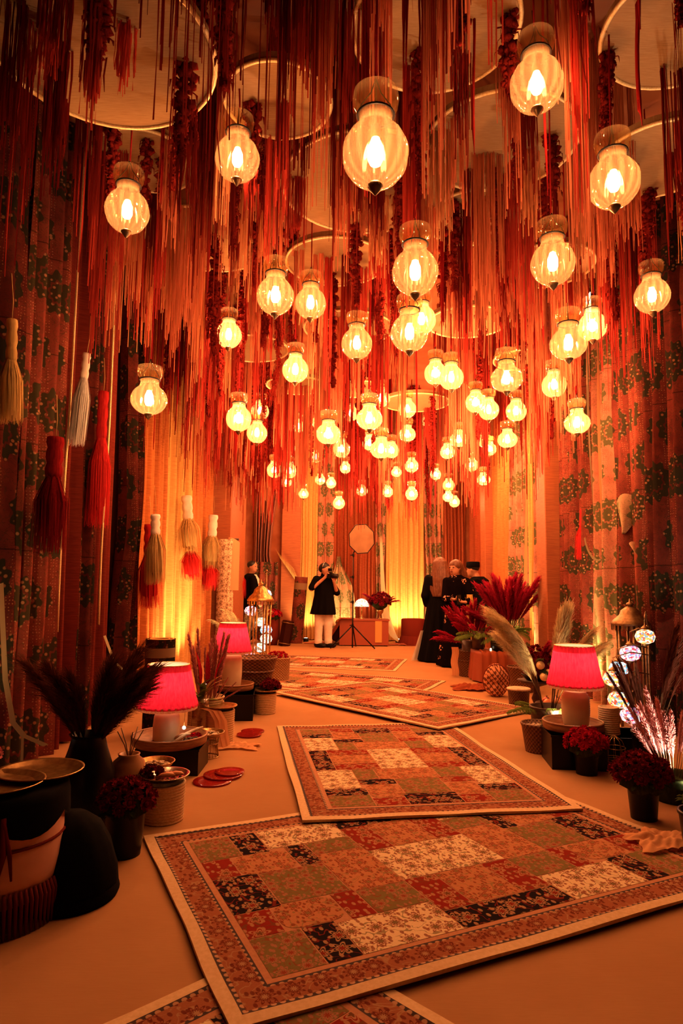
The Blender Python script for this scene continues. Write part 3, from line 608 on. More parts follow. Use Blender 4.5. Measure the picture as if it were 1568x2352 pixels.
for lo, hi, wh in ((0, 690, 'above the far left corner'), (690, 770, 'above the photographer'), (770, 862, 'above the octagonal softbox'), (862, 962, 'above the brightest back curtain'), (962, 1062, 'above the two women'), (1062, 1600, 'above the burgundy plumes')):
    col_ = sorted([i for i in range(len(LLAB), len(LAN)) if lo <= LAN[i][0] < hi], key=lambda i: -LAN[i][1])
    for r_, i in enumerate(col_): FARLAB[i] = 'small far amber lantern %s, %slowest there' % (wh, ('', 'second ', 'third ', 'fourth ', 'fifth ', 'sixth ', 'seventh ', 'eighth ', 'ninth ', 'tenth ')[r_])
for i, (px, py, dia) in enumerate(LAN):
    d = min(0.255 * F / dia, 13.5) * (1 - (0.04 * (i % 4) if dia < 36 else 0)); p = at(px, py, d); sc = dia * d / F / 0.22; flat = i in (11, 17, 18, 22, 23, 31, 33, 45) or (i > 32 and i % 3 == 0)
    p.x = min(max(p.x, XL + 0.45), XR - 0.5); LANW.append((p, d, px, py, dia))
    parts, ztop = LM[1 if flat else 0]
    lab = LLAB[i] if i < len(LLAB) else FARLAB[i]
    t = thing('glass_lantern', lab, 'lantern', p, (i * 2.4) % 6.28, 'ribbed amber glass lanterns')
    for nm, me in parts: link(nm, me, t)
    t.scale = (sc, sc, sc)
    top = ZT
    for cx, cy, Rr, z in discs:
        if (p.x - cx) ** 2 + (p.y - cy) ** 2 < (Rr * 1.02) ** 2: top = min(top, z)
    m = MB(); m.tube([(0.004 * sin(3 * q + i), 0.004 * cos(2 * q), ztop + ((top - p.z) / sc - ztop) * q) for q in np.linspace(0, 1, 7)], 0.0045 if d < 6 else 0.007, 5); m.build('cord', MT['cord'], t)
    lamp(t, (0, 0, 0.0), LANTERN_W * (0.36 if d < 3.7 else (0.5 if d < 5.6 else 1.45)), LANTERN_C, 0.035, 'lantern_light')
# ================================================================ hanging yarn fringes and amaranth ropes
def fringe_mesh(seed, width, L, n, wmin, wmax):
    rng = random.Random(seed); m = MB(); cl = [(rng.uniform(-width / 2, width / 2), rng.uniform(0.62, 1.0)) for _ in range(max(4, n // 7))]
    for k in range(n):
        c, cln = rng.choice(cl); x0 = c + rng.gauss(0, 0.008); y0 = rng.gauss(0, 0.02); ln = L * cln * (1 - abs(rng.gauss(0, 0.10)))
        if rng.random() < 0.12: ln = L * rng.uniform(0.95, 1.12)
        seg = 6; yaw = rng.uniform(-0.9, 0.9); w = rng.uniform(wmin, wmax); P = []; S = []; x, y = x0, y0
        for q in range(seg + 1):
            f = q / seg; x += rng.gauss(0, 0.0022); y += rng.gauss(0, 0.0022); a = yaw + f * rng.uniform(-0.5, 0.5); ww = w * (1 - 0.3 * f)
            P.append((x, y, -ln * f)); S.append((cos(a) * ww, sin(a) * ww, 0))
        m.strip(P, S)
    return m
def rope_mesh(seed, L, r):
    rng = random.Random(seed); m = MB(); z = 0.0; x = y = 0.0; P = []
    while z > -L:
        P.append((x, y, z)); f = -z / L; rr = r * (0.75 + 0.5 * rng.random()) * (1 - 0.55 * f ** 3)
        for q in range(4):
            a = rng.uniform(0, 2 * pi); s = rr * rng.uniform(0.35, 0.62)
            m.blob((x + rr * 0.7 * cos(a), y + rr * 0.7 * sin(a), z + rng.uniform(-0.012, 0.012)), (s, s, s * 0.8), 5, 4, 0, 0.3, rng)
        for q in range(2):
            a = rng.uniform(0, 2 * pi); e = rr * rng.uniform(1.0, 1.6)
            m.strip([(x, y, z), (x + e * cos(a), y + e * sin(a), z - 0.02), (x + e * 1.05 * cos(a), y + e * 1.05 * sin(a), z - 0.06)], [(0.005, 0.004, 0), (0.005, 0.003, 0), (0.001, 0.001, 0)])
        z -= rr * 0.62; x += rng.gauss(0, 0.004); y += rng.gauss(0, 0.004)
    P.append((x, y, -L)); m.tube(P[::3] + [P[-1]], r * 0.5, 5)
    for q in range(9):
        xx, yy = x + rng.gauss(0, r * .5), y + rng.gauss(0, r * .5); ll = rng.uniform(0.1, 0.5); z0 = -L * rng.uniform(0.75, 1.0)
        m.strip([(xx, yy, z0), (xx + rng.gauss(0, .01), yy, z0 - ll * .5), (xx + rng.gauss(0, .015), yy, z0 - ll)], [(0.005, 0.002, 0), (0.004, 0.002, 0), (0.001, 0.001, 0)])
    return m
FR = []                                                  # (kind, mesh, length)
KINDS = [('rust', 'yarn_rust'), ('copper', 'yarn_copper'), ('red', 'yarn_red'), ('maroon', 'yarn_maroon')]
for s in range(4):
    for kn, mk in KINDS:
        w = (0.09, 0.14, 0.20, 0.27)[s]; n = (38, 52, 70, 88)[s]
        FR.append((kn, s, fringe_mesh(100 + s * 7 + len(FR), w, 1.0, n, 0.0022, 0.0062).mesh('yarn_fringe', MT[mk])))
RL = (0.45, 0.7, 0.95, 1.2, 1.5, 1.9)
RO = [rope_mesh(300 + s, RL[s % 6], (0.046, 0.034)[s // 6]).mesh('amaranth_rope', MT['amaranth']) for s in range(12)]
CORDS = []
for s in range(3):
    rng = random.Random(500 + s); m = MB()
    for q in range(2 + s): x = rng.uniform(-.03, .03); m.tube([(x + .006 * sin(4 * f + q), .006 * cos(5 * f), -f * rng.uniform(0.85, 1.0)) for f in np.linspace(0, 1, 8)], [0.007] * 7 + [0.002], 5)
    CORDS.append(m.mesh('string_garland', MT['cord']))
rng = random.Random(77)
def top_at(x, y):
    z = ZT
    for cx, cy, Rr, zz in discs:
        if (x - cx) ** 2 + (y - cy) ** 2 < (Rr - 0.02) ** 2: z = min(z, zz)
    return z
def scr(x, y, z):
    Y = y * cos(PITCH) + (z - HC) * sin(PITCH); Z = -y * sin(PITCH) + (z - HC) * cos(PITCH); u, v = F * x / Y, -F * Z / Y
    return W / 2 + u * cos(ROLL) - v * sin(ROLL), H / 2 + u * sin(ROLL) + v * cos(ROLL)
placed = []
def hides(x, y, zb, hw, strict):
    px, pyb = scr(x, y, zb); w = hw * F / y
    for p, d, lx, ly, dia in LANW:
        if abs(y - d) < hw + 0.16 and abs(x - p.x) < hw + 0.15 and zb < p.z + 0.35: return True
        if d > y and dia > strict and abs(px - lx) < w + dia * 0.42 and pyb > ly - dia * 0.9: return True
    for q in placed:
        if abs(q[0] - x) < 0.75 * (q[2] + hw) and abs(q[1] - y) < 0.12: return True
    return False
NF = {'fringe': 0, 'rope': 0, 'cord': 0}
ZONE = lambda y: 'nearest the camera at the top of the photo' if y < 3.6 else ('over the middle of the hall' if y < 7.5 else 'at the far end of the hall')
SHORT = ['the biggest lantern', 'the large top right lantern', 'the upper left lantern', 'the yellowish upper right lantern', 'the upper lantern farthest left', 'the bright right-hand lantern', 'the large lantern right of centre', 'the larger lantern of the left pair', 'the smaller lantern of the left pair', 'the front lantern of the central pair', 'the rear lantern of the central pair',
         'the front lantern of the right pair', 'the rear lantern of the right pair', 'the lantern farthest right', 'the lantern before the small left disc', 'the strand-crossed centre lantern', 'the single lantern left of centre', 'the low lantern on the left curtain']
def where(x, y, zb):
    if y > 7.5: return 'hanging ' + ZONE(y)
    px, py = scr(x, y, zb + 0.12); i = min(range(len(SHORT)), key=lambda q: abs(LAN[q][0] - px) + 0.6 * abs(LAN[q][1] - py)); dx, dy = px - LAN[i][0], py - LAN[i][1]
    side = ('left of' if dx < 0 else 'right of') if abs(dx) > 0.8 * abs(dy) else ('ending above' if dy < 0 else 'ending below')
    far = abs(dx) + abs(dy) > 170
    return '%s%s %s' % ('farther ' if far and 'of' in side else '', side, SHORT[i]) + (', in front' if y < LANW[i][1] else ', behind')
def place(kind, x, y, zb, sidx):
    zt = top_at(x, y); L = zt - zb
    if kind == 'rope':
        rl = L * 0.86; ri = min(range(6), key=lambda q: abs(RL[q] - rl)); o = link('amaranth_rope', RO[ri + 6 * (sidx % 2)], None, (x, y, zt), (0, 0, rng.uniform(0, 6)), (1.0, 1.0, rl / RL[ri])); tag(o, ('thick' if sidx % 2 == 0 else 'slim') + ' dark red amaranth rope ' + where(x, y, zb), 'garland', 'hanging amaranth ropes')
    elif kind == 'cord':
        o = link('string_garland', CORDS[sidx % 3], None, (x, y, zt), (0, 0, rng.uniform(0, 6)), (1, 1, L)); tag(o, 'thin red cords ' + where(x, y, zb), 'cord', 'thin hanging red cords')
    else:
        kn, s, me = FR[sidx % 16]; fs = 1.0 if y < 8 else 1.25
        o = link('yarn_fringe', me, None, (x, y, zt), (0, 0, rng.choice((0, pi)) + rng.uniform(-.35, .35)), (fs, 1, L)); tag(o, '%s%s yarn fringe %s' % (('slim ', 'narrow ', 'wide ', 'broad ')[s], kn, where(x, y, zb)), 'fringe', 'hanging yarn fringes')
    NF[kind] += 1
# the fringes that show largest, hung where the photograph has them: (kind, px, bottom py, depth, variant)
KEY = [('fringe', 20, 300, 2.6, 1), ('fringe', 95, 200, 2.7, 4), ('rope', 215, 150, 2.6, 0), ('fringe', 195, 270, 2.6, 0), ('fringe', 290, 200, 2.7, 2), ('fringe', 375, 250, 2.5, 3), ('rope', 490, 330, 2.7, 0), ('fringe', 540, 240, 2.8, 3), ('fringe', 620, 290, 2.9, 7), ('fringe', 690, 340, 3.1, 6),
       ('fringe', 740, 420, 3.2, 4), ('fringe', 760, 200, 2.4, 3), ('fringe', 815, 140, 2.3, 5), ('cord', 930, 190, 2.6, 1), ('fringe', 1000, 270, 2.5, 7), ('rope', 955, 480, 3.4, 1), ('fringe', 945, 660, 3.5, 2), ('fringe', 1060, 360, 3.4, 3), ('cord', 1085, 380, 3.2, 0),
       ('fringe', 1150, 90, 2.4, 2), ('rope', 1310, 60, 2.3, 0), ('fringe', 1320, 500, 3.0, 4), ('fringe', 1345, 420, 2.9, 0), ('rope', 1400, 330, 3.2, 1), ('rope', 1365, 110, 2.6, 2), ('cord', 1470, 300, 2.9, 2), ('cord', 1480, 110, 2.5, 0), ('rope', 1560, 160, 2.5, 1), ('fringe', 1170, 440, 3.6, 4), ('rope', 1195, 430, 3.8, 1),
       ('cord', 1258, 500, 3.2, 0), ('rope', 245, 560, 3.9, 0), ('fringe', 185, 580, 3.7, 5), ('fringe', 215, 610, 4.1, 0), ('fringe', 380, 560, 4.2, 4), ('rope', 365, 470, 4.4, 2), ('fringe', 440, 700, 4.6, 4), ('rope', 610, 520, 4.2, 1), ('fringe', 560, 640, 4.6, 5), ('rope', 480, 860, 5.4, 0), ('fringe', 450, 880, 5.2, 1), ('fringe', 330, 700, 5.0, 5),
       ('rope', 1140, 660, 4.4, 1), ('rope', 1160, 690, 4.6, 0), ('fringe', 1400, 640, 4.4, 4), ('fringe', 1440, 560, 4.1, 8), ('fringe', 1350, 640, 4.6, 1), ('rope', 1040, 700, 4.8, 2), ('rope', 1500, 560, 4.4, 0), ('fringe', 1550, 480, 4.0, 3), ('rope', 815, 730, 5.0, 2), ('fringe', 1095, 640, 4.4, 7), ('fringe', 870, 620, 4.6, 5), ('fringe', 680, 580, 4.4, 6), ('rope', 545, 880, 6.2, 1),
       ('fringe', 1400, 900, 5.4, 6), ('fringe', 1320, 1000, 6.4, 4), ('fringe', 1290, 940, 6.0, 5), ('rope', 1405, 800, 5.4, 2), ('fringe', 1445, 830, 5.2, 2), ('rope', 1205, 860, 6.0, 1), ('fringe', 640, 480, 3.6, 2), ('fringe', 790, 600, 4.0, 4), ('fringe', 1010, 560, 4.0, 5), ('rope', 575, 460, 3.6, 2), ('fringe', 510, 520, 3.8, 1)]
for k, px, pyb, d, sidx in KEY:
    if k == 'fringe' and px < 350: sidx = (sidx // 4) * 4 + (3 if sidx % 2 else 2)  # dimness of the left end put into the yarn colour
    if k == 'fringe' and d < 3.0 and px not in (20, 195, 1320): sidx = (sidx // 4) * 4 + (3 if sidx % 2 else 2)
    p = at(px, pyb, d); zt = top_at(p.x, p.y)
    if p.z > zt - 0.25: p.z = zt - 0.35
    p.x = min(max(p.x, XL + 0.3), XR - 0.35); placed.append((p.x, p.y, 0.05)); place(k, p.x, p.y, p.z, sidx)
tries = 0
while sum(NF.values()) < 520 and tries < 40000:
    tries += 1; f = rng.random(); y = 2.2 + 11.2 * f ** 0.85; half = 0.62 * y
    x = rng.uniform(max(XL + 0.35, -half), min(XR - 0.45, half))
    k = 'fringe' if rng.random() < 0.76 else ('rope' if rng.random() < 0.62 else 'cord')
    zb = rng.uniform(2.75, 3.55) if rng.random() < 0.75 else rng.uniform(3.4, 3.8)
    if y > 6.5: zb = rng.uniform(2.45, 3.25)
    if abs(x - 0.4) > 1.7: zb += 0.25 * rng.random()
    if y < 4.2: zb = max(zb, 1.29 + 0.52 * y + rng.uniform(0.0, 0.5))
    if k == 'fringe' and NF['fringe'] > 298 or k == 'rope' and NF['rope'] > 140: continue
    s = rng.randrange(16); s = (s // 4) * 4 + (rng.choice((0, 2, 3, 3, 3)) if y < 3.8 else rng.choice((0, 0, 0, 1, 2, 2, 2, 3, 3)))  # darker yarn favoured close to the camera, standing in for backlit shade
    hw = {'fringe': (0.06, 0.10, 0.15, 0.2)[(s // 4) % 4], 'rope': 0.06, 'cord': 0.03}[k]
    if y < 5.2 and rng.random() < (0.5 if y > 3.9 else 0.8): continue
    if top_at(x, y) - zb < 0.4 or hides(x, y, zb, hw, 36 if y < 6 else (20 if rng.random() < 0.94 else 46)): continue
    placed.append((x, y, hw)); place(k, x, y, zb, s)
# ================================================================ plants
def plume_mesh(seed, L, w, n, mat, droop=0.25, head=0.6, bl=0.10, bw=0.0022, r=0.004):
    """feathery seed head on a stem, base at the origin, leaning along +x"""
    rng = random.Random(seed); m = MB()
    def pos(f): return Vector((droop * L * f * f, 0, L * f * (1 - 0.18 * abs(droop) * f)))
    m.tube([pos(f) for f in np.linspace(0, 1, 8)], [r * (1 - 0.7 * f) for f in np.linspace(0, 1, 8)], 4, 0)
    for k in range(n):
        f = 1 - head * rng.random() ** 0.9; g = (f - (1 - head)) / head; p = pos(f); t = (pos(min(f + .02, 1.02)) - p).normalized()
        a = rng.uniform(0, 2 * pi); o = Vector((cos(a), sin(a), 0)); sp = w * (0.35 + 0.65 * sin(pi * min(1, 0.15 + 0.85 * (1 - g)))) * rng.uniform(0.5, 1.1)
        b = bl * rng.uniform(0.6, 1.3); q1 = p + o * sp * 0.55 + t * b * 0.6; q2 = p + o * sp + t * b + Vector((droop * 0.05, 0, -abs(droop) * 0.10 * sp / max(w, 1e-4)))
        s = Vector((-sin(a), cos(a), 0.2)) * bw; m.strip([p, q1, q2], [s * 0.7, s, s * 0.25], 1)
    return m.mesh('plume', [MT['stem'], mat])
def mum_mesh(seed, r, mat, rings=3, n=11):
    rng = random.Random(seed); m = MB()
    for q in range(rings):
        el = radians((12, 42, 70)[q % 3]); rr = r * (1.0, 0.86, 0.62)[q % 3]; k_ = max(5, n - 3 * q)
        for k in range(k_):
            a = 2 * pi * (k + 0.5 * q) / k_ + rng.uniform(-.15, .15); d = Vector((cos(a) * cos(el), sin(a) * cos(el), sin(el))); s = Vector((-sin(a), cos(a), 0)) * r * 0.24
            m.strip([d * r * 0.15, d * rr * 0.65 + Vector((0, 0, -.06 * r)), d * rr + Vector((0, 0, .06 * r))], [s * .5, s, s * .45])
    m.blob((0, 0, r * 0.25), r * 0.42, 6, 4)
    return m.mesh('bloom', mat)
def leaf_mesh(L, w, mat, bend=0.3):
    m = MB(); P = []; S = []
    for f in np.linspace(0, 1, 7): P.append((L * f, 0, L * bend * sin(pi * f) - L * bend * f * f)); S.append((0, w * max(0.04, sin(pi * (0.08 + 0.9 * f))), 0))
    m.strip(P, S); return m.mesh('leaf', mat)
def fern_mesh(seed, L, w, mat):
    m = MB(); pos = lambda f: Vector((L * 0.75 * f, 0, L * (f - 0.55 * f * f)))
    m.tube([pos(f) for f in np.linspace(0, 1, 7)], 0.003, 4)
    for k in range(22):
        f = 0.12 + 0.88 * k / 22
        for s in (-1, 1): p = pos(f); ww = w * sin(pi * (0.1 + 0.85 * f)); m.strip([p, p + Vector((ww * .4, s * ww * .7, .01)), p + Vector((ww * .7, s * ww, -.02))], [(.003, 0, 0), (.0042, 0, 0), (.001, 0, 0)])
    return m.mesh('frond', mat)
PL = {}
def plumes(t, key, n, base_z, spread, lean0, seed, scale=1.0, rad=0.03, az=None, name='plume', lean=(0.05, 0.5)):
    rng = random.Random(seed)
    for k in range(n):
        a = rng.uniform(0, 2 * pi) if az is None else az + rng.gauss(0, spread); q = rng.uniform(*lean)
        me = PL[key][k % len(PL[key])]
        link(name, me, t, (rad * cos(a), rad * sin(a), base_z), Matrix.Rotation(a, 3, 'Z').to_euler() if q == 0 else (Matrix.Rotation(a, 3, 'Z') @ Matrix.Rotation(q, 3, 'Y')).to_euler(), scale * rng.uniform(0.82, 1.1))
PL['red'] = [plume_mesh(10 + i, 0.72, 0.055, 520, MT['pampas_red'], 0.12, 0.72, 0.11, 0.0045) for i in range(3)]
PL['redsmall'] = [plume_mesh(15 + i, 0.42, 0.045, 340, MT['pampas_red'], 0.2, 0.75, 0.07, 0.004) for i in range(2)]
PL['pink'] = [plume_mesh(20 + i, 0.62, 0.022, 520, MT['pampas_pink'], 0.03, 0.80, 0.04, 0.0036) for i in range(3)]
PL['cream'] = [plume_mesh(30 + i, 0.72, 0.06, 800, MT['pampas'], 0.30, 0.66, 0.14, 0.0024) for i in range(3)]
PL['creamup'] = [plume_mesh(35 + i, 0.66, 0.045, 700, MT['pampas'], 0.08, 0.6, 0.12, 0.0024) for i in range(2)]
PL['dark'] = [plume_mesh(40 + i, 0.70, 0.11, 900, MT['pampas_dark'], 0.22, 0.8, 0.16, 0.0026) for i in range(3)]
PL['rose'] = [plume_mesh(50 + i, 0.55, 0.028, 520, MT['pampas_pink'], 0.1, 0.65, 0.06, 0.0026) for i in range(3)]
PL['darkrose'] = [plume_mesh(55 + i, 0.80, 0.028, 420, MT['pampas_dark'], 0.10, 0.6, 0.08, 0.003) for i in range(2)]
PL['strawgrass'] = [plume_mesh(60 + i, 0.5, 0.03, 200, MT['pampas'], 0.35, 0.6, 0.08, 0.002) for i in range(2)]
PL['fern'] = [fern_mesh(1, 0.34, 0.06, MT['leaf']), fern_mesh(2, 0.26, 0.05, MT['leaf'])]
PL['ferndark'] = [fern_mesh(3, 0.26, 0.05, MT['leaf_dark'])]
MUM = {'red': mum_mesh(1, 0.034, MT['petal_red']), 'wine': mum_mesh(2, 0.036, MT['petal_wine']), 'pink': mum_mesh(3, 0.03, MT['petal_pink'])}
def dome(t, key, c, R, n, seed, sc=1.0, flat=0.75, name='bloom'):
    rng = random.Random(seed)
    for k in range(n):
        el = math.asin(min(1, (k + 0.5) / n)); a = k * 2.39996; q = pi / 2 - el
        d = Vector((sin(q) * cos(a), sin(q) * sin(a), cos(q) * flat))
        link(name, MUM[key], t, Vector(c) + d * R * rng.uniform(0.88, 1.05), (Matrix.Rotation(a, 3, 'Z') @ Matrix.Rotation(q, 3, 'Y')).to_euler(), sc * rng.uniform(0.85, 1.15))
def core(t, c, R, mat, flat=0.75, name='foliage'):
    m = MB(); rng = random.Random(5); m.blob(c, (R * .86, R * .86, R * flat * .86), 12, 8, 0, 0.12, rng)
    for k in range(60):
        a = rng.uniform(0, 2 * pi); e = rng.uniform(-0.3, 1.3); d = Vector((cos(a) * cos(e), sin(a) * cos(e), sin(e) * flat)); p = Vector(c) + d * R * 0.8
        s = Vector((-sin(a), cos(a), 0)) * 0.014; m.strip([p, p + d * R * .18, p + d * R * .34 - Vector((0, 0, .01))], [s * .6, s, s * .2])
    return m.build(name, mat, t)
def pot_mesh(r0, r1, h, lip=0.006, n=28, rope=0):
    m = MB()
    if rope:
        prof = []
        for k in range(rope):
            z0 = h * k / rope; rr = r0 + (r1 - r0) * (k + .5) / rope
            for q in (0.1, 0.35, 0.65, 0.9): prof.append((rr + 0.28 * h / rope * sin(pi * q), z0 + h / rope * q))
        prof = [(0.001, 0.0)] + prof + [(r1 - 0.012, h), (r0 - 0.012, 0.03), (0.001, 0.03)]
    else: prof = [(0.001, 0), (r0, 0), (r0 * 1.01, 0.01), (r1, h - 0.02), (r1 + lip, h - 0.015), (r1 + lip, h), (r1 - 0.008, h), (r1 - 0.012, h * 0.82), (0.001, h * 0.82)]
    m.lathe(prof, n); return m
def ring(t, name, R, z, r, mat, n=28):
    m = MB(); m.tube([(R * cos(a), R * sin(a), z) for a in np.linspace(0, 2 * pi, n, endpoint=False)], r, 6, closed=True); return m.build(name, mat, t)
def basket(label, loc, r0, r1, h, mat, rope=0, band=None, name='basket', group=None, cat='basket', rim=True):
    t = thing(name, label, cat, loc, 0, group); pot_mesh(r0, r1, h, rope=rope).build('body', mat, t)
    if rim: ring(t, 'rim', r1, h - 0.004, 0.010, mat)
    if band: ring(t, 'band', r0 + (r1 - r0) * band + 0.004, h * band, 0.011, mat)
    return t
def dish(label, loc, r, depth, mat, name='metal_bowl', cat='bowl', t=None):
    t = t or thing(name, label, cat, loc)
    m = MB(); m.lathe([(0.001, 0), (r * 0.6, 0), (r * 0.85, depth * 0.45), (r * 0.96, depth), (r, depth + 0.002), (r, depth + 0.006), (r * 0.94, depth + 0.004), (r * 0.82, depth * 0.55), (r * 0.58, 0.006), (0.001, 0.006)], 32)
    m.build('bowl' if name != 'wooden_tray' else 'tray_body', mat, t); return t
def pile(label, loc, R, n, mat, sz, seed, hgt=0.02, name='pebble_pile', cat='pebbles'):
    rng = random.Random(seed); m = MB()
    for k in range(n):
        a = rng.uniform(0, 2 * pi); q = sqrt(rng.random()) * R; s = sz * rng.uniform(0.6, 1.2)
        m.blob((q * cos(a), q * sin(a), s * 0.45 + hgt * (1 - q / R) * rng.random()), (s, s * rng.uniform(.6, 1), s * 0.5), 6, 4, 0, 0.2, rng)
    o = m.build(name, mat, None, loc); tag(o, label, cat, kind='stuff'); return o
def table_lamp(label, base, ceramic, shade_h, r_top, r_bot, z_shade, vase, lace=True):
    """vase = lathe profile of the ceramic foot"""
    t = thing('table_lamp', label, 'lamp', base)
    m = MB(); m.lathe(vase, 32); m.build('ceramic_base', ceramic, t)
    m = MB(); np_ = 30; rib = lambda a, i, z: 1 + 0.045 * abs(sin(a * np_ / 2)) ** 0.7
    P = [(r_bot, 0), (r_bot * 0.985 + 0.015 * r_top, 0.012)] + [(r_bot + (r_top - r_bot) * (f ** 0.9), shade_h * f) for f in (0.2, 0.4, 0.6, 0.8, 1.0)]
    m.lathe(P, 120, (0, 0, z_shade), rib=rib); sh = m.build('lamp_shade', MT['shade'], t)
    m = MB(); m.lathe([(r_top * 0.985, shade_h), (r_top * 0.97, shade_h - 0.002), (r_top * 0.90 + 0.1 * r_bot, shade_h * 0.84)], 40, (0, 0, z_shade)); m.build('shade_liner', MT['shade_in'], sh)
    m = MB(); m.tube([(r_top * 1.012 * cos(a), r_top * 1.012 * sin(a), z_shade + shade_h) for a in np.linspace(0, 2 * pi, 36, endpoint=False)], 0.0045, 6, closed=True); m.build('gold_trim', MT['rim'], sh)
    if lace:
        m = MB(); m.lathe([(r_bot * 1.005, 0.014), (r_bot * 1.02, -0.010), (r_bot * 1.0, -0.018)], 96, (0, 0, z_shade), rib=lambda a, i, z: 1 + 0.012 * sin(a * 24)); m.build('lace_edge', MT['lace'], sh)
    m = MB(); m.tube([(0, 0, vase[-1][1] - 0.005), (0, 0, z_shade + shade_h * 0.45)], 0.008, 8); m.build('stem', MT['brass'], t)
    m = MB(); m.lathe([(0.001, 0.06), (0.016, 0.05), (0.026, 0.02), (0.022, -0.01), (0.012, -0.03)], 14, (0, 0, z_shade + shade_h * 0.55)); m.build('bulb', MT['bulb_dim'], t)
    lamp(t, (0, 0, z_shade + shade_h * 0.58), LAMP_W, (1.0, 0.62, 0.34), 0.03, 'lamp_light')
    return t
def uplight(label, loc, watts, aim, spot=radians(95), color=None):
    t = thing('uplight', label, 'light fixture', loc)
    m = MB(); m.lathe([(0.001, 0), (0.055, 0), (0.06, 0.01), (0.06, 0.09), (0.052, 0.09), (0.05, 0.08), (0.001, 0.08)], 20); m.build('housing', MT['black'], t)
    m = MB(); m.lathe([(0.001, 0.081), (0.048, 0.081), (0.048, 0.086), (0.001, 0.0865)], 20); m.build('lens', MT['lens'], t)
    d = Vector(aim).normalized(); lamp(t, (0, 0, 0.12), watts, color or UP_C, 0.03, 'uplight_light', spot, d.to_track_quat('-Z', 'Y').to_euler(), 0.8)
    return t
def mosaic_lamp(label, base, globes, pole_h):
    """globes: list of (world point, radius, material key)"""
    t = thing('mosaic_lamp', label, 'lamp', base); b = Vector(base)
    m = MB(); m.lathe([(0.001, 0), (0.11, 0), (0.11, 0.012), (0.03, 0.03), (0.012, 0.05)], 24); m.build('foot', MT['bronze'], t)
    m = MB(); m.tube([(0, 0, 0.03), (0, 0, pole_h)], 0.010, 8); m.blob((0, 0, pole_h + 0.02), 0.02); m.build('pole', MT['bronze'], t)
    for p, r, mk in globes:
        q = Vector(p) - b; g = MB(); g.lathe([(r * .35, -r * .72), (r * .8, -r * .5), (r, 0), (r * .8, r * .5), (r * .35, r * .72)], 24); o = g.build('mosaic_globe', MT[mk], t, q); o['label'] = {'mosaic_warm': 'orange and yellow', 'mosaic_pink': 'pink and white', 'mosaic_blue': 'blue and white', 'mosaic_white': 'cream'}[mk] + ' mosaic glass globe'
        c = MB(); c.lathe([(r * .36, r * .72), (r * .5, r * .74), (r * .3, r * .95), (0.006, r * 1.15), (0.004, r * 1.5)], 16); c.build('metal_cap', MT['bronze'], o); c = MB(); c.lathe([(r * .36, -r * .72), (r * .42, -r * .76), (r * .15, -r * .95), (0.001, -r * 1.05)], 16); c.build('bottom_cap', MT['bronze'], o)
        c = MB(); top = q + Vector((0, 0, r * 1.45)); c.tube([(0, 0, min(top.z + 0.06, pole_h)), ((top.x) * .5, top.y * .5, top.z + 0.09), (top.x, top.y, top.z + 0.05), (top.x, top.y, top.z)], 0.005, 6); c.build('arm', MT['bronze'], t)
    return t
def cage_lantern(label, base, R, h, cap_h, mat):
    t = thing('cage_lantern', label, 'lantern', base)
    for k in range(6):
        a = 2 * pi * k / 6 + 0.3; m = MB(); m.tube([(R * cos(a), R * sin(a), 0.02), (R * cos(a), R * sin(a), h)], 0.013, 8); m.build('post', mat, t)
    m = MB(); m.lathe([(0.001, 0), (R * 1.12, 0), (R * 1.12, 0.02), (R * 1.05, 0.03), (0.001, 0.03)], 24); m.build('base_plate', mat, t)
    c = MB(); c.lathe([(R * 1.04, h - 0.01), (R * 1.32, h), (R * 1.34, h + 0.012), (R * 1.1, h + cap_h * .25), (R * .78, h + cap_h * .42), (R * .7, h + cap_h * .5), (R * .62, h + cap_h * .66), (R * .34, h + cap_h * .8), (R * .16, h + cap_h * .86)], 32, rib=lambda a, i, z: 1 + (0.03 * sin(a * 16) if i < 4 else 0)); cap = c.build('cap', mat, t)
    f = MB(); f.lathe([(R * .14, h + cap_h * .85), (R * .28, h + cap_h * .93), (R * .22, h + cap_h), (R * .07, h + cap_h * 1.05), (R * .05, h + cap_h * 1.18), (0.001, h + cap_h * 1.22)], 16); f.build('finial', mat, cap)
    sk = MB(); sk.box((0, 0, 0), (0.018, 0.006, 0.05), 0); sk = sk.mesh('skirt_slat', mat, False)
    for k in range(26):
        a = 2 * pi * k / 26; link('skirt_slat', sk, cap, (R * 1.28 * cos(a), R * 1.28 * sin(a), h - 0.025), (0, 0, a + pi / 2))
    return t
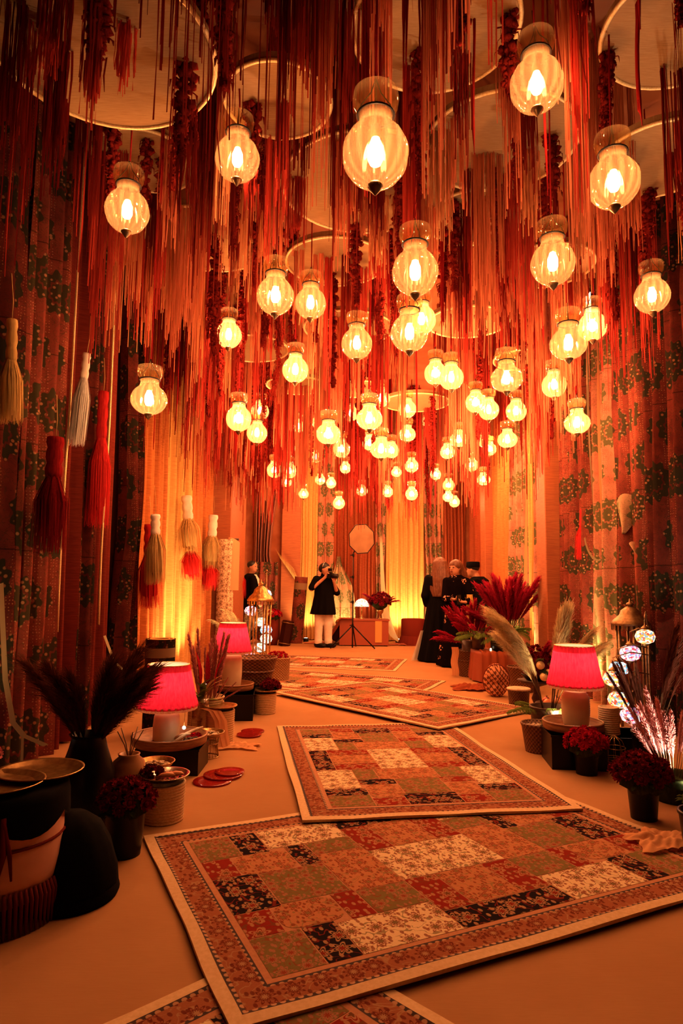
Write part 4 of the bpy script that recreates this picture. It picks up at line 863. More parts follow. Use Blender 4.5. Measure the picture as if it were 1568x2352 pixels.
def broom(label, top, L, parts, lean=0.0, name='hanging_broom', w=0.05):
    """parts: list of (part name, f0, f1, material key, kind)"""
    t = thing(name, label, 'broom' if name == 'hanging_broom' else 'tassel', top); rng = random.Random(int(abs(top[1]) * 1000 + abs(top[2]) * 77) % 9999)
    for nm, f0, f1, mk, kind in parts:
        m = MB()
        if kind == 'handle':
            m.lathe([(0.001, -L * f0)] + [(w * 0.36 * (1 + 0.12 * sin(k * 2.2)), -L * (f0 + (f1 - f0) * k / 8)) for k in range(9)] + [(0.001, -L * f1)], 10)
        else:
            for k in range(170):
                a = rng.uniform(0, 2 * pi); q = sqrt(rng.random()); r0 = w * 0.30 * q; e = f1 - abs(rng.gauss(0, 0.06)); r1 = w * (0.85 if kind == 'flare' else 0.62) * q
                pm = f0 + (e - f0) * 0.35; P = [(r0 * cos(a), r0 * sin(a), -L * f0), (r1 * .95 * cos(a), r1 * .95 * sin(a), -L * pm), (r1 * cos(a + .1), r1 * sin(a + .1), -L * e)]
                s = (-sin(a) * .0045, cos(a) * .0045, 0); m.strip(P, [s, s, tuple(v * .35 for v in s)])
            m.lathe([(w * .28, -L * f0), (w * .55, -L * (f0 + (f1 - f0) * .35)), (w * .5, -L * (f0 + (f1 - f0) * .75)), (0.001, -L * (f0 + (f1 - f0) * .8))], 8)
        m.build(nm, MT[mk], t)
    m = MB(); m.tube([(0, 0, 0.0), (0.004, 0, 0.12), (-0.01, 0, 0.30)], 0.003, 4); m.build('hanging_loop', MT['straw'], t)
    t.rotation_euler = (lean * 0.5, lean, 0); return t
def cyl_roll(label, loc, r, h, mats, lean=(0, 0, 0), name='rolled_carpet'):
    t = thing(name, label, 'carpet', loc); m = MB(); n = 34; turns = 1.25; R = []; UV = []
    prof = [r * (1 - 0.10 * max(0, (i / (n * turns)) - 0.8)) for i in range(int(n * turns) + 1)]
    for z in np.linspace(0, h, 8):
        R.append([(rr * cos(2 * pi * i / n), rr * sin(2 * pi * i / n), z) for i, rr in enumerate(prof)]); UV.append([(i * r * 2 * pi / n, z) for i in range(len(prof))])
    m.grid(R, 0, False, UV); m.build('roll', mats[0], t)
    m = MB(); m.lathe([(r * 0.97, 0.0), (r * 0.97, h - 0.004), (r * .8, h - 0.006)], 28); m.tube([(r * q * (0.55 + 0.40 * f) * cos(9 * f), r * q * (0.55 + .40 * f) * sin(9 * f), h - 0.008) for q in (1,) for f in np.linspace(0, 1, 40)], 0.012, 5); m.build('inner_layers', mats[1], t)
    for zz, hh in ((h * 0.86, h * 0.05),):
        m = MB(); m.lathe([(r * 1.012, zz - hh), (r * 1.014, zz + hh)], 30); m.build('border_band', mats[2], t)
    t.rotation_euler = lean; return t
# ================================================================ left side
# fringed drum table
p = gnd(18, 2098); p.x -= 0.06; t = thing('drum_table', 'pale drum table with black cloth top and long fringed skirt, bottom left', 'table', p)
m = MB(); m.lathe([(0.001, 0.10), (0.235, 0.10), (0.245, 0.20), (0.240, 0.40), (0.235, 0.47), (0.001, 0.47)], 40); m.build('drum_body', MT['blush'], t)
ring(t, 'piping', 0.245, 0.30, 0.006, MT['maroon'])
m = MB(); R_ = []
for j, z in enumerate((0.49, 0.485, 0.45, 0.41, 0.39)):
    R_.append([((0.10, 0.25, 0.258, 0.262, 0.258)[j] * cos(a), (0.10, 0.25, 0.258, 0.262, 0.258)[j] * sin(a), z - (0.055 * abs(sin(a * 2.5)) if j > 2 else 0)) for a in np.linspace(0, 2 * pi, 48, endpoint=False)])
m.grid(R_, 0, True); m.build('black_cloth_top', MT['blackcloth'], t)
rng = random.Random(3)
for k in range(84):
    a = 2 * pi * k / 84; m = MB(); r0 = 0.246; m.tube([(r0 * cos(a), r0 * sin(a), 0.155), ((r0 + .012) * cos(a), (r0 + .012) * sin(a), 0.12), ((r0 + .010) * cos(a + .02), (r0 + .01) * sin(a + .02), 0.004)], [0.006, 0.0085, 0.0045], 5); m.build('skirt_tassel', MT['maroon'], t)
for a in (-1.05, -2.2):
    m = MB(); m.tube([(0.262 * cos(a), 0.262 * sin(a), 0.43), (0.268 * cos(a + .02), 0.268 * sin(a + .02), 0.30), (0.265 * cos(a - .05), 0.265 * sin(a - .05), 0.20)], [0.010, 0.012, 0.006], 6)
    m.tube([(0.266 * cos(a), 0.266 * sin(a), 0.42), (0.270 * cos(a + .10), 0.270 * sin(a + .1), 0.30), (0.268 * cos(a + .14), 0.268 * sin(a + .14), 0.21)], [0.008, 0.008, 0.004], 6); m.build('tied_cord', MT['yarn_maroon'], t)
q = Vector(p) + Vector((0.02, -0.06, 0.490)); dish('flat gilt plate with pink petals on the drum table, nearer one', q, 0.17, 0.018, MT['brass'], 'gilt_plate', 'plate')
q2 = Vector(p) + Vector((0.11, 0.10, 0.493)); dish('flat gilt plate at the back of the drum table', q2, 0.17, 0.018, MT['brass'], 'gilt_plate', 'plate')
t = thing('flower_spray', 'small pink flower spray lying on the nearer gilt plate', 'flowers', q + Vector((-0.06, -0.02, 0.006))); dome(t, 'pink', (0, 0, 0.01), 0.05, 8, 4, 0.7)
t = thing('flower_spray', 'pink flower sprig at the left edge of the photo above the drum table', 'flowers', q + Vector((-0.11, 0.12, 0.02)))
m = MB(); m.tube([(0, 0, 0), (0.01, 0, 0.08)], 0.003, 5); m.build('stalk', MT['stem'], t); dome(t, 'pink', (0.01, 0, 0.07), 0.03, 7, 5, 0.8, 1.0)
# dark rounded pouf behind
p = gnd(165, 2085); t = thing('dark_pouf', 'almost black rounded velvet pouf right of the drum table', 'pouf', p + Vector((-0.06, 0.10, 0)))
m = MB(); m.lathe([(0.001, 0), (0.17, 0), (0.195, 0.05), (0.19, 0.12), (0.165, 0.2), (0.12, 0.28), (0.06, 0.325), (0.001, 0.33)], 28, rib=lambda a, i, z: 1 + 0.03 * sin(a * 9 + z * 6)); m.build('cushion', MT['blackcloth'], t)
m = MB(); m.lathe([(0.197, 0.0), (0.205, 0.02), (0.195, 0.05)], 40, rib=lambda a, i, z: 1 + 0.03 * sin(a * 20)); m.build('ruffle', MT['blackcloth'], t)
# dark pampas in a tall dark urn
p = gnd(185, 1975); t = thing('dark_pampas_urn', 'tall dark urn of brown pampas grass before the left drapes', 'plant', (p.x - 0.14, p.y + 0.40, 0))
m = MB(); m.lathe([(0.001, 0), (0.10, 0), (0.13, 0.1), (0.14, 0.28), (0.10, 0.40), (0.085, 0.46), (0.10, 0.48), (0.09, 0.48), (0.07, 0.42), (0.001, 0.40)], 28); m.build('urn', MT['black'], t)
plumes(t, 'dark', 18, 0.36, 0, 0, 8, 0.72, 0.03, lean=(0.05, 0.55))
def black_pot(label, p, r, h, key, R, n, seed, sc=1.0, pot='black', foliage='leaf_dark', name='potted_flowers', z_off=0.0):
    t = thing(name, label, 'flowers', p); pot_mesh(r * 0.82, r, h).build('pot', MT[pot], t)
    core(t, (0, 0, h + R * 0.15), R, MT[foliage]); dome(t, key, (0, 0, h + R * 0.18), R, n, seed, sc); return t
black_pot('dark wine red flowers in a black pot, left of the rope basket stool', gnd(283, 1962), 0.095, 0.21, 'wine', 0.13, 30, 3)
p = gnd(282, 1890); t = thing('clay_jar', 'amber clay jar with dark twigs behind the wine red flowers', 'vase', (p.x - .02, p.y + .12, 0)); m = MB(); m.lathe([(0.001, 0), (0.07, 0), (0.095, 0.06), (0.10, 0.22), (0.085, 0.29), (0.055, 0.315), (0.06, 0.33), (0.05, 0.33), (0.045, 0.30), (0.001, 0.29)], 28); m.build('jar', MT['amber_clay'], t)
for k in range(5): m = MB(); a = k * 1.3; m.tube([(0, 0, 0.29), (.03 * cos(a), .03 * sin(a), .38), (.075 * cos(a), .075 * sin(a), .46)], 0.003, 5); m.build('twig', MT['stem'], t)
# bowl of pebbles on dark stand
p = gnd(350, 1855); c = Vector((p.x, p.y + 0.03, 0)); t = thing('pedestal_stand', 'small dark pedestal under the pebble bowl, left of the wooden tray', 'stand', c); m = MB(); m.lathe([(0.001, 0), (0.085, 0), (0.075, 0.02), (0.045, 0.06), (0.04, 0.15), (0.075, 0.20), (0.08, 0.215), (0.001, 0.215)], 24); m.build('pedestal', MT['darkwood'], t)
dish('brass bowl of pale pebbles beside the wooden tray lamp', c + Vector((0, 0, 0.217)), 0.11, 0.03, MT['brass']); pile('pale pebbles heaped in the brass bowl left of the tray lamp', c + Vector((0, 0, 0.226)), 0.075, 110, MT['pebble'], 0.011, 5)
# rope stool + silver bowl
p = gnd(372, 1882); basket('tall rope-coil basket upturned as a stool, in front of the left red lamp', p, 0.110, 0.118, 0.20, MT['rope'], 13, name='rope_stool', cat='stool', rim=False)
c = Vector((p.x + .005, p.y, 0.207)); dish('silver bowl with dried petals and two peach shells on the rope stool', c, 0.135, 0.03, MT['chrome'])
pile('dried petals and seeds in the silver bowl on the rope stool', c + Vector((0, 0, 0.009)), 0.10, 90, MT['copper_clay'], 0.011, 6, 0.012, 'petal_pile', 'petals')
for k, (dx, dy, a) in enumerate(((0.035, -0.055, 0.3), (0.075, -0.03, 0.35))):
    m = MB(); m.tube([(-0.05, 0, 0), (-0.03, 0, .004), (0, 0, .006), (0.03, 0, .004), (0.045, 0, 0)], [0.003, 0.012, 0.015, 0.011, 0.002], 8); o = m.build('peach_shell', MT['peachfruit'], None, c + Vector((dx - .01, dy + .01, 0.034))); o.rotation_euler = (0, 0, a); tag(o, ['front one of the two long peach shells in the silver bowl', 'rear one of the two long peach shells in the silver bowl'][k], 'shell')
t = thing('flower_cluster', 'dark red blooms lying on the left of the silver bowl', 'flowers', c + Vector((-0.07, 0.0, 0.025))); dome(t, 'wine', (0, 0, 0), 0.055, 11, 8, 0.8)
# red glass plates on the floor
for k, (px, py, r, z) in enumerate([(488, 1796, 0.125, .0), (512, 1783, 0.13, .005), (527, 1778, 0.10, .010), (580, 1681, 0.10, 0.0), (572, 1690, 0.105, 0.005)]):
    q = gnd(px, py); m = MB(); m.lathe([(0.001, 0.002), (r * .7, 0.002), (r, 0.007), (r, 0.0105), (r * .7, 0.006), (0.001, 0.0055)], 40); o = m.build('glass_plate', MT['red_glass'], None, (q.x, q.y, z))
    tag(o, ['front red glass plate of the three on the floor', 'middle red glass plate of the three on the floor', 'rear right red glass plate of the three on the floor', 'upper red glass plate of the pair farther back', 'lower bright red glass plate of the pair farther back'][k], 'plate')
# black half-moon crate, wooden tray, first red lamp
def crate(label, c, w, d, h, rz=0.0, mat='black'):
    t = thing('black_crate', label, 'crate', c, rz); m = MB(); m.box((0, 0, h / 2), (w, d, h)); m.build('box', MT[mat], t, None, False)
    m = MB(); m.box((0, 0, h - .006), (w + .012, d + .012, .012)); m.build('lid', MT[mat], t, None, False); return t
p = gnd(378, 1782); c = Vector((p.x + .01, p.y + .17, 0)); crate('black crate carrying the wooden tray with the left red lamp', c, 0.42, 0.34, 0.17)
def tray(label, c, r):
    t = thing('wooden_tray', label, 'tray', c); m = MB(); m.lathe([(0.001, 0), (r * .95, 0), (r, .01), (r * 1.01, .055), (r * .98, .06), (r * .94, .055), (r * .93, .014), (0.001, .014)], 44); m.build('tray_body', MT['wood'], t); ring(t, 'rim', r * .985, .057, .009, MT['wood'], 44); return t
tc = c + Vector((-.025, -.02, .177)); tray('round wooden tray holding the left red lamp and pebbles', tc, 0.255)
lb = tc + Vector((-0.03, 0.02, .015))
table_lamp('nearer left table lamp with crimson pleated shade on a domed cream base', lb, MT['ceramic'], 0.285, 0.140, 0.205, 0.232, [(0.001, 0), (0.085, 0), (0.09, 0.01), (0.092, 0.11), (0.086, 0.165), (0.068, 0.205), (0.04, 0.225), (0.012, 0.232)])
pile('cream pebbles strewn in the tray of the nearer left lamp', tc + Vector((-.01, -.15, .015)), 0.065, 50, MT['pebble'], 0.012, 7)
pile('dark stones and bark pieces in the tray right of the domed lamp base', tc + Vector((.15, -.02, .015)), 0.08, 46, MT['darkwood'], 0.016, 8, 0.03, 'bark_pile', 'bark')
t = thing('driftwood', 'pale driftwood pieces crossed in the tray right of the domed lamp base', 'wood', tc + Vector((.11, -.06, .03)))
for k, (a, b) in enumerate((((-.05, -.05, .0), (.09, .05, .075)), ((-.02, .0, .02), (.12, .06, .08)), ((-.06, .03, .01), (.05, -.02, .05)))): m = MB(); m.tube([a, Vector(a).lerp(Vector(b), .5) + Vector((0, 0, .008)), b], [.012, .014, .008], 6); m.build('branch', MT['pebble'], t)
t = thing('fairy_light', 'tiny bright bulb on a thread hanging beside the domed lamp base', 'light', tc + Vector((.125, -.12, .13))); m = MB(); m.blob((0, 0, 0), .012); m.build('bulb', MT['lens'], t); m = MB(); m.tube([(0, 0, .01), (.005, 0, .14)], .0015, 4); m.build('thread', MT['brass'], t)
# red flower beside tray
q = gnd(442, 1760); t = thing('red_flower_bunch', 'bright red flower bunch beside the wooden tray, before the wire basket', 'flowers', (q.x, q.y + .06, .0)); m = MB(); m.lathe([(0.001, 0), (.035, 0), (.045, .11), (.04, .115), (.001, .10)], 18); m.build('vase', MT['black'], t); core(t, (0, 0, .14), .065, MT['leaf_dark']); dome(t, 'red', (0, 0, .145), .07, 18, 9, 1.0)
# wire stool + brass tray
q = gnd(475, 1738); t = thing('wire_stool', 'gold wire stool under a brass tray of petals', 'stool', q)
for k in range(22): a = 2 * pi * k / 22; m = MB(); m.tube([(.085 * cos(a), .085 * sin(a), .004), (.075 * cos(a), .075 * sin(a), .07), (.085 * cos(a), .085 * sin(a), .15)], .0028, 4); m.build('wire', MT['brass'], t)
for z in (.004, .10, .15): ring(t, 'hoop', .085 if z != .10 else .079, z, .004, MT['brass'])
c = Vector((q.x, q.y, .155)); dish('brass tray of petals on the gold wire stool', c, .125, .022, MT['brass'], 'brass_tray', 'tray'); pile('pale petals in the brass tray on the wire stool', c + Vector((0, 0, .008)), .085, 80, MT['pebble'], .010, 9, .012, 'petal_pile', 'petals')
# rope baskets + pink plumes
q = gnd(467, 1700); c = Vector((q.x - .01, q.y + .12, 0)); t = basket('large rope-coil basket holding dusty pink plumes', c, .150, .142, .33, MT['rope'], 18); plumes(t, 'pink', 17, .20, 0, 0, 4, 1.0, .05, lean=(0.02, .26))
for k in range(3): link('plume', PL['pink'][k], t, (.05, -.03, .25), (0, .5 + .25 * k, .2 * k - .3), .45)
q = gnd(500, 1708); c2 = Vector((q.x + .005, q.y + .05, 0)); basket('slim rope-coil basket with a brass lid right of the pink plumes', c2, .108, .112, .26, MT['rope'], 15, rim=False); dish('brass lid dish resting tilted on the slim rope basket', c2 + Vector((0, 0, .268)), .135, .02, MT['brass'], 'brass_dish', 'dish')
# folded gauze behind the wire stool and on the floor
def crumple(label, c, rx, ry, h, mat, seed, name='cloth_heap', n=30, cat='cloth'):
    rng = random.Random(seed); ph = [rng.uniform(0, 6.3) for _ in range(8)]; m = MB(); R = []; UV = []
    for j in range(n):
        v = j / (n - 1) * 2 - 1; row = []; uv = []
        for i in range(n):
            u = i / (n - 1) * 2 - 1; r = 1 + .16 * sin(5 * atan2(v, u) + ph[0]) + .08 * sin(11 * atan2(v, u) + ph[1])
            z = h * max(0, 1 - (u * u + v * v) * .5) * (0.45 + .35 * sin(7 * u + 2 * v + ph[2]) * sin(4 * v + ph[3]) + .3 * abs(sin(9 * u - 6 * v + ph[4])))
            row.append((u * rx * r, v * ry * r, .006 + max(0, z))); uv.append((u * rx, v * ry))
        R.append(row); UV.append(uv)
    m.grid(R, 0, False, UV); o = m.build(name, mat, None, c); return tag(o, label, cat)
q = gnd(545, 1716); crumple('frayed peach gauze trailing on the floor beside the rope baskets', q, .16, .10, .03, MT['peach'], 2)
m = MB(); P = [Vector((c2.x - .10, c2.y - .10, .285)), Vector((c2.x - .02, c2.y - .135, .27)), Vector((c2.x + .03, c2.y - .155, .20)), Vector((c2.x + .05, c2.y - .17, .08)), Vector((c2.x + .08, c2.y - .22, .012))]
for k in range(5): m.strip([p_ + Vector((.018 * (k - 2), .006 * sin(2 * k), 0)) for p_ in P], [(.012, .004 * (-1) ** k, 0)] * 5)
tag(m.build('gauze_drape', MT['peach']), 'peach gauze hanging down the slim rope basket', 'cloth')
# bottle green leaf, tan leaf, clear vase with leaves behind lamp 1
q = gnd(438, 1730); t = thing('glass_vase', 'clear glass vase with green and tan leaves behind the first red lamp', 'vase', (q.x + .0, q.y + .30, 0)); m = MB(); m.lathe([(.001, 0), (.06, 0), (.075, .1), (.07, .30), (.06, .36), (.058, .36), (.066, .3), (.07, .1), (.055, .006), (.001, .006)], 24); m.build('glass', MT['clear'], t)
lf = leaf_mesh(.16, .035, MT['leaf'], .2); lt = leaf_mesh(.24, .028, MT['leaf_tan'], .15); lr = leaf_mesh(.30, .02, MT['petal_red'], .08)
for k in range(9): link('leaf', lf, t, (.02 * cos(k), .02 * sin(k), .30 + .012 * k), (0, -.5 - .08 * k, k * 2.4), .8)
for k in range(3): link('dried_leaf', lt, t, (0.02, 0, .34), (0, -.75 - .15 * k, -.2 + .35 * k), 1.0)
for k, a in enumerate((2.6, 1.9, .5)): link('red_blade_leaf', lr, t, (-.02 + .06 * k, .05, .42), (0, -1.45 + .04 * k, a), 1.0)
# rolled carpet
q = gnd(345, 1715); cyl_roll('short dark carpet roll with patterned band standing behind the nearer left lamp', (q.x - .06, q.y + .40, 0), .125, .80, [MT['persian_dark'], MT['gold'], MT['persian_pale']])
# second lamp on tray and crate
q = gnd(560, 1655); c = Vector((q.x - .13, q.y + .22, 0)); crate('black crate carrying the far left red lamp', c, .38, .52, .24, .1)
tc = c + Vector((-.02, .02, .247)); tray('round wooden tray under the far left red lamp', tc, .20)
table_lamp('far left table lamp with crimson shade on a tall cream base', tc + Vector((-.02, .02, .015)), MT['ceramic'], .275, .125, .185, .35, [(.001, 0), (.085, 0), (.092, .02), (.10, .12), (.10, .25), (.09, .31), (.05, .335), (.012, .345)])
pile('dark bark pieces in the tray of the far left lamp', tc + Vector((.12, -.03, .015)), .05, 24, MT['darkwood'], .014, 12, .02, 'bark_pile', 'bark')
q = gnd(578, 1640); c = Vector((q.x - .01, q.y + .32, 0)); crate('dark crate under the brown wicker bowl basket', c, .34, .34, .24, .0, 'darkwood')
basket('brown wicker bowl basket with a woven middle band on a dark crate', c + Vector((.0, 0, .247)), .15, .215, .27, MT['wicker'], band=.5)
q = gnd(606, 1640); basket('small rope drum under a brass dish, right of the wicker bowl basket', q + Vector((0, .06, 0)), .105, .112, .20, MT['rope'], 12, rim=False)
c = q + Vector((0, .06, .207)); dish('brass dish on the small rope drum below the red blooms', c, .15, .022, MT['brass'], 'brass_dish', 'dish')
t = thing('flower_cluster', 'dark red blooms on the brass dish of the small rope drum', 'flowers', c + Vector((.05, .04, .04))); dome(t, 'wine', (0, 0, 0), .09, 18, 12, 1.0); core(t, (0, 0, 0), .08, MT['leaf_dark'])
q = gnd(634, 1566); c = q + Vector((0, .13, 0)); t = basket('tan rattan basket of dried flowers at the far left, beside the rugs', c, .155, .165, .30, MT['wicker_light']); core(t, (0, 0, .29), .15, MT['leaf_tan'], .5); dome(t, 'red', (0, 0, .30), .14, 22, 14, .9, .5); plumes(t, 'strawgrass', 9, .25, 0, 0, 5, .55, .08, az=pi, lean=(.5, 1.1))
# cage lantern + mosaic lamp, left
q = gnd(592, 1548); c = Vector((q.x - .02, q.y + .28, 0)); cage_lantern('tall brass cage lantern with domed cap at the left', c, .150, 1.02, .26, MT['brass'])
dd = c.y; ml = [(609, 1365, 15, 'mosaic_blue'), (576, 1403, 15, 'mosaic_pink'), (599, 1428, 14, 'mosaic_white'), (611, 1447, 14, 'mosaic_blue'), (611, 1467, 14, 'mosaic_white'), (598, 1487, 14, 'mosaic_white'), (574, 1507, 13, 'mosaic_pink'), (562, 1524, 13, 'mosaic_warm')]
mosaic_lamp('spiral of lit mosaic glass globes beside the left cage lantern', (c.x + .03, c.y + .42, 0), [(at(a, b, dd + .42 + .16 * sin(i * 1.1)), r * dd / F * 1.04, k) for i, (a, b, r, k) in enumerate(ml)], 1.45)
t = thing('dried_grass_vase', 'dark vase of tan dried grass behind the left cage lantern', 'plant', (c.x - .30, c.y + .60, 0)); pot_mesh(.08, .1, .35).build('vase', MT['darkwood'], t); plumes(t, 'strawgrass', 22, .3, 0, 0, 9, 1.25, .05, lean=(.05, .55))
# hung brooms and tassels on the left wall
BR = [('handle', 'straw')]
S_ = lambda red: [('grip', 0, .30, 'white_cotton', 'handle'), ('bristles', .26, 1.0 if not red else .72, 'straw', 'flare')] + ([('dyed_tip', .66, 1.0, 'red_fibre', 'flare')] if red else [])
T_ = lambda k: [('bound_neck', 0, .36, k, 'handle'), ('strands', .33, 1.0, k, 'flare')]
for px, py, pb, X, parts, lab, nm, w, ln in [
    (28, 735, 975, LW + .30, [('grip', 0, .42, 'straw', 'handle'), ('bristles', .38, 1.0, 'straw', 'flare')], 'yellow straw broom hanging farthest left', 'hanging_broom', .085, -.06),
    (200, 812, 1025, LW + .30, [('grip', 0, .28, 'white_cotton', 'handle'), ('bristles', .25, 1.0, 'white_fibre', 'flare')], 'pale grey broom with a white bound grip on the left drapes', 'hanging_broom', .085, .09),
    (128, 1005, 1275, LW + .34, T_('dark_fibre'), 'larger dark red tassel hanging before the left drapes', 'hanging_tassel', .15, 0),
    (238, 900, 1215, LW + .24, T_('red_fibre'), 'slimmer dark red tassel hanging left of the orange curtain', 'hanging_tassel', .12, 0),
    (345, 1205, 1400, LW + .30, T_('red_fibre'), 'red dyed broom hanging low in front of the gold curtain', 'hanging_broom', .17, -.03),
    (357, 1182, 1345, LW + .42, S_(False), 'straw broom overlapping the red dyed broom', 'hanging_broom', .13, -.05),
    (428, 1140, 1335, LW + .24, S_(True), 'straw broom with red tip in front of the bright gold curtain', 'hanging_broom', .19, -.12),
    (490, 1183, 1358, LW + .26, S_(True), 'straw broom with red tip and white grip beside the hung cream carpet', 'hanging_broom', .2, .04),
    (548, 1285, 1375, LW + .45, T_('red_fibre'), 'small red tassel on the corner of the orange panel', 'hanging_tassel', .22, 0)]:
    a = on_x(px, py, X) if px < 540 else at(px, py, 13.0); b = at(px, pb, a.y); broom(lab, a, (a - b).length, parts, ln, nm, w)
a = at(1338, 1170, 7.9); broom('bright red tassel hanging on the right drapes beside the square column', a, .62, T_('red_fibre'), .05, 'hanging_tassel', .10)
# ribbons in the left foreground
for k, (pts, w, lab) in enumerate([([(2, 1340, 3.6), (6, 1430, 3.6), (12, 1560, 3.5), (30, 1660, 3.45), (55, 1690, 3.4), (105, 1712, 3.3)], .012, 'pale yellow ribbon curving down at the far left edge'), ([(52, 1690, 3.42), (50, 1750, 3.4), (47, 1800, 3.36)], .006, 'thin ribbon end dropping to the drum table plates'), ([(240, 1460, 5.9), (262, 1520, 5.7), (296, 1550, 5.45), (300, 1556, 5.4), (285, 1590, 5.2), (262, 1630, 5.0)], .010, 'tan ribbon looping beside the carpet roll')]):
    P = [at(*q_) for q_ in pts]; m = MB(); m.strip(P, [(w, w * .3, w * .35)] * len(P)); tag(m.build('loose_ribbon', MT['cream_lining']), lab, 'ribbon')
# hung cream carpet
b = at(507, 1452, 11.4); b.x = LW + .30; t = thing('hung_carpet', 'cream floral carpet hung half rolled over a rail, with frayed edge', 'carpet', (b.x, 11.35, 0.0))
m = MB(); R = []; UV = []
for z in np.linspace(.30, 2.02, 14):
    row = []; uv = []
    for i in range(20): a = -2.4 + i * .19; row.append((.17 * cos(a) * .9, .17 * sin(a) - .02 * z, z)); uv.append((.17 * .19 * i, z))
    R.append(row); UV.append(uv)
m.grid(R, 0, False, UV); m.build('carpet', MT['rug_cream'], t)
m = MB(); R = []
for z in np.linspace(1.15, 2.06, 10): R.append([(.06 + .035 * i, -.12 - .05 * sin(i) + .02 * i, z - (.02 * i) ** 2 * 8 * (z > 2)) for i in range(6)])
m.grid(R); m.build('frayed_edge', MT['peach'], t); m = MB(); m.tube([(-.2, 0, 2.03), (.22, 0, 2.03)], .02, 8); m.build('rail', MT['darkwood'], t); m = MB(); m.tube([(-.14, .05, 0.0), (-.14, .05, 2.02)], .015, 8); m.tube([(.1, .05, 0.0), (.1, .05, 2.02)], .015, 8); m.build('frame', MT['darkwood'], t)
# ================================================================ back of the hall
q = gnd(672, 1482); t = cyl_roll('tall printed carpet roll leaning on the back wall, left of the gold curtain', (q.x + .03, q.y + .5, .005), .14, 1.42, [MT['persian_red'], MT['persian_pale'], MT['persian_pale']], (0.06, .05, .4))
q = gnd(656, 1484); t = thing('cloth_bolt', 'short dark hexagonal bolt leaning before the tall carpet roll', 'bolt', q + Vector((-.04, .05, 0))); m = MB(); m.lathe([(.001, 0), (.125, 0), (.125, .5), (.11, .52), (.001, .52)], 6); m.build('bolt', MT['persian_dark'], t, None, False); ring(t, 'end_band', .126, .47, .012, MT['bronze'], 6); ring(t, 'end_band', .126, .05, .012, MT['bronze'], 6); t.rotation_euler = (.0, .16, .3)
q = gnd(630, 1490); t = thing('flower_vase', 'dark red vase with red flowers in the far left corner', 'flowers', q + Vector((-.12, .75, 0))); m = MB(); m.lathe([(.001, 0), (.1, 0), (.13, .2), (.12, .42), (.10, .5), (.12, .53), (.1, .53), (.001, .48)], 24); m.build('vase', MT['maroon'], t); core(t, (0, 0, .58), .16, MT['leaf_dark']); dome(t, 'red', (0, 0, .60), .17, 26, 15, 1.4)
t = thing('palm_frond', 'dry palm frond fanned against the back wall beside the gold curtain', 'plant', at(690, 1350, 14.93))
for k in range(14): a = 1.9 + .07 * k; m = MB(); m.tube([(0, 0, -.05 * 0), (cos(a) * .5, -.02, sin(a) * .45 + .04 * k), (cos(a) * .62, -.02, sin(a) * .5 + .055 * k)], [.004, .004, .001], 4); m.build('leaflet', MT['straw'], t)
# draped chest, dome lamp, flowers
q = gnd(838, 1488); c = Vector((q.x - .01, 14.0, 0)); t = thing('draped_chest', 'low dark red chest with a gold stripe and a rust cloth over one end', 'chest', c)
m = MB(); m.box((0, 0, .27), (1.02, .45, .50)); m.build('body', MT['rust_velvet'], t, None, False); m = MB(); m.box((0, 0, .535), (1.06, .48, .03)); m.build('lid', MT['rust_velvet'], t, None, False)
m = MB(); m.box((.30, -.232, .30), (.14, .012, .44)); m.build('gold_stripe', MT['gold'], t, None, False)
for sx in (-.45, .45):
    for sy in (-.17, .17): m = MB(); m.lathe([(.03, 0), (.035, .02)], 10, (sx, sy, 0), cap0=True, cap1=True); m.build('foot', MT['darkwood'], t)
m = MB(); R = []; UV = []
for j in range(16):
    f = j / 15; row = []; uv = []
    for i in range(24):
        s = i / 23; y = -.30 + .55 * s; x = -.22 - .33 * min(1, f * 1.6) - max(0, f - .62) * .75 - .03 * sin(14 * s + 2 * f); z = .56 if f < .5 else max(.015, .56 - (f - .5) * 1.15 + .015 * sin(16 * s))
        row.append((x, y - .04 * f, z)); uv.append((s, f))
    R.append(row); UV.append(uv)
m.grid(R, 0, False, UV); m.build('draped_cloth', MT['rust'], t)
crumple('rust fringed cloth lying on the floor by the photographer\'s shoes', gnd(752, 1482) + Vector((0, .35, 0)), .5, .16, .05, MT['rust_velvet'], 5)
b = c + Vector((-.05, -.08, .551)); t = thing('glass_lamp', 'small lit lamp with a floral white glass dome shade on the chest', 'lamp', b); m = MB(); m.lathe([(.001, 0), (.07, 0), (.07, .015), (.02, .03), (.015, .12), (.025, .16), (.012, .2), (.012, .3)], 18); m.build('stem', MT['brass'], t)
m = MB(); m.lathe([(.155, .26), (.145, .32), (.11, .38), (.06, .415), (.015, .425)], 28, rib=lambda a, i, z: 1 + (.03 * sin(8 * a) if i < 2 else 0)); m.build('dome_shade', MT['mosaic_white'], t); lamp(t, (0, 0, .2), 2.0, (1, .7, .4), .03, 'lamp_light')
b = c + Vector((.34, -.05, .551)); t = thing('flower_vase', 'gold pedestal vase with purple and wine flowers on the chest', 'flowers', b); m = MB(); m.lathe([(.001, 0), (.06, 0), (.055, .012), (.015, .03), (.018, .08), (.07, .14), (.085, .20), (.075, .2), (.001, .16)], 22); m.build('vase', MT['brass'], t); core(t, (0, 0, .32), .19, MT['leaf_dark']); dome(t, 'wine', (0, 0, .32), .22, 34, 21, 1.7, 1.0); dome(t, 'pink', (.06, -.08, .42), .14, 8, 22, .9, 1.0); plumes(t, 'redsmall', 9, .28, 0, 0, 11, .85, .04, lean=(.2, 1.1))
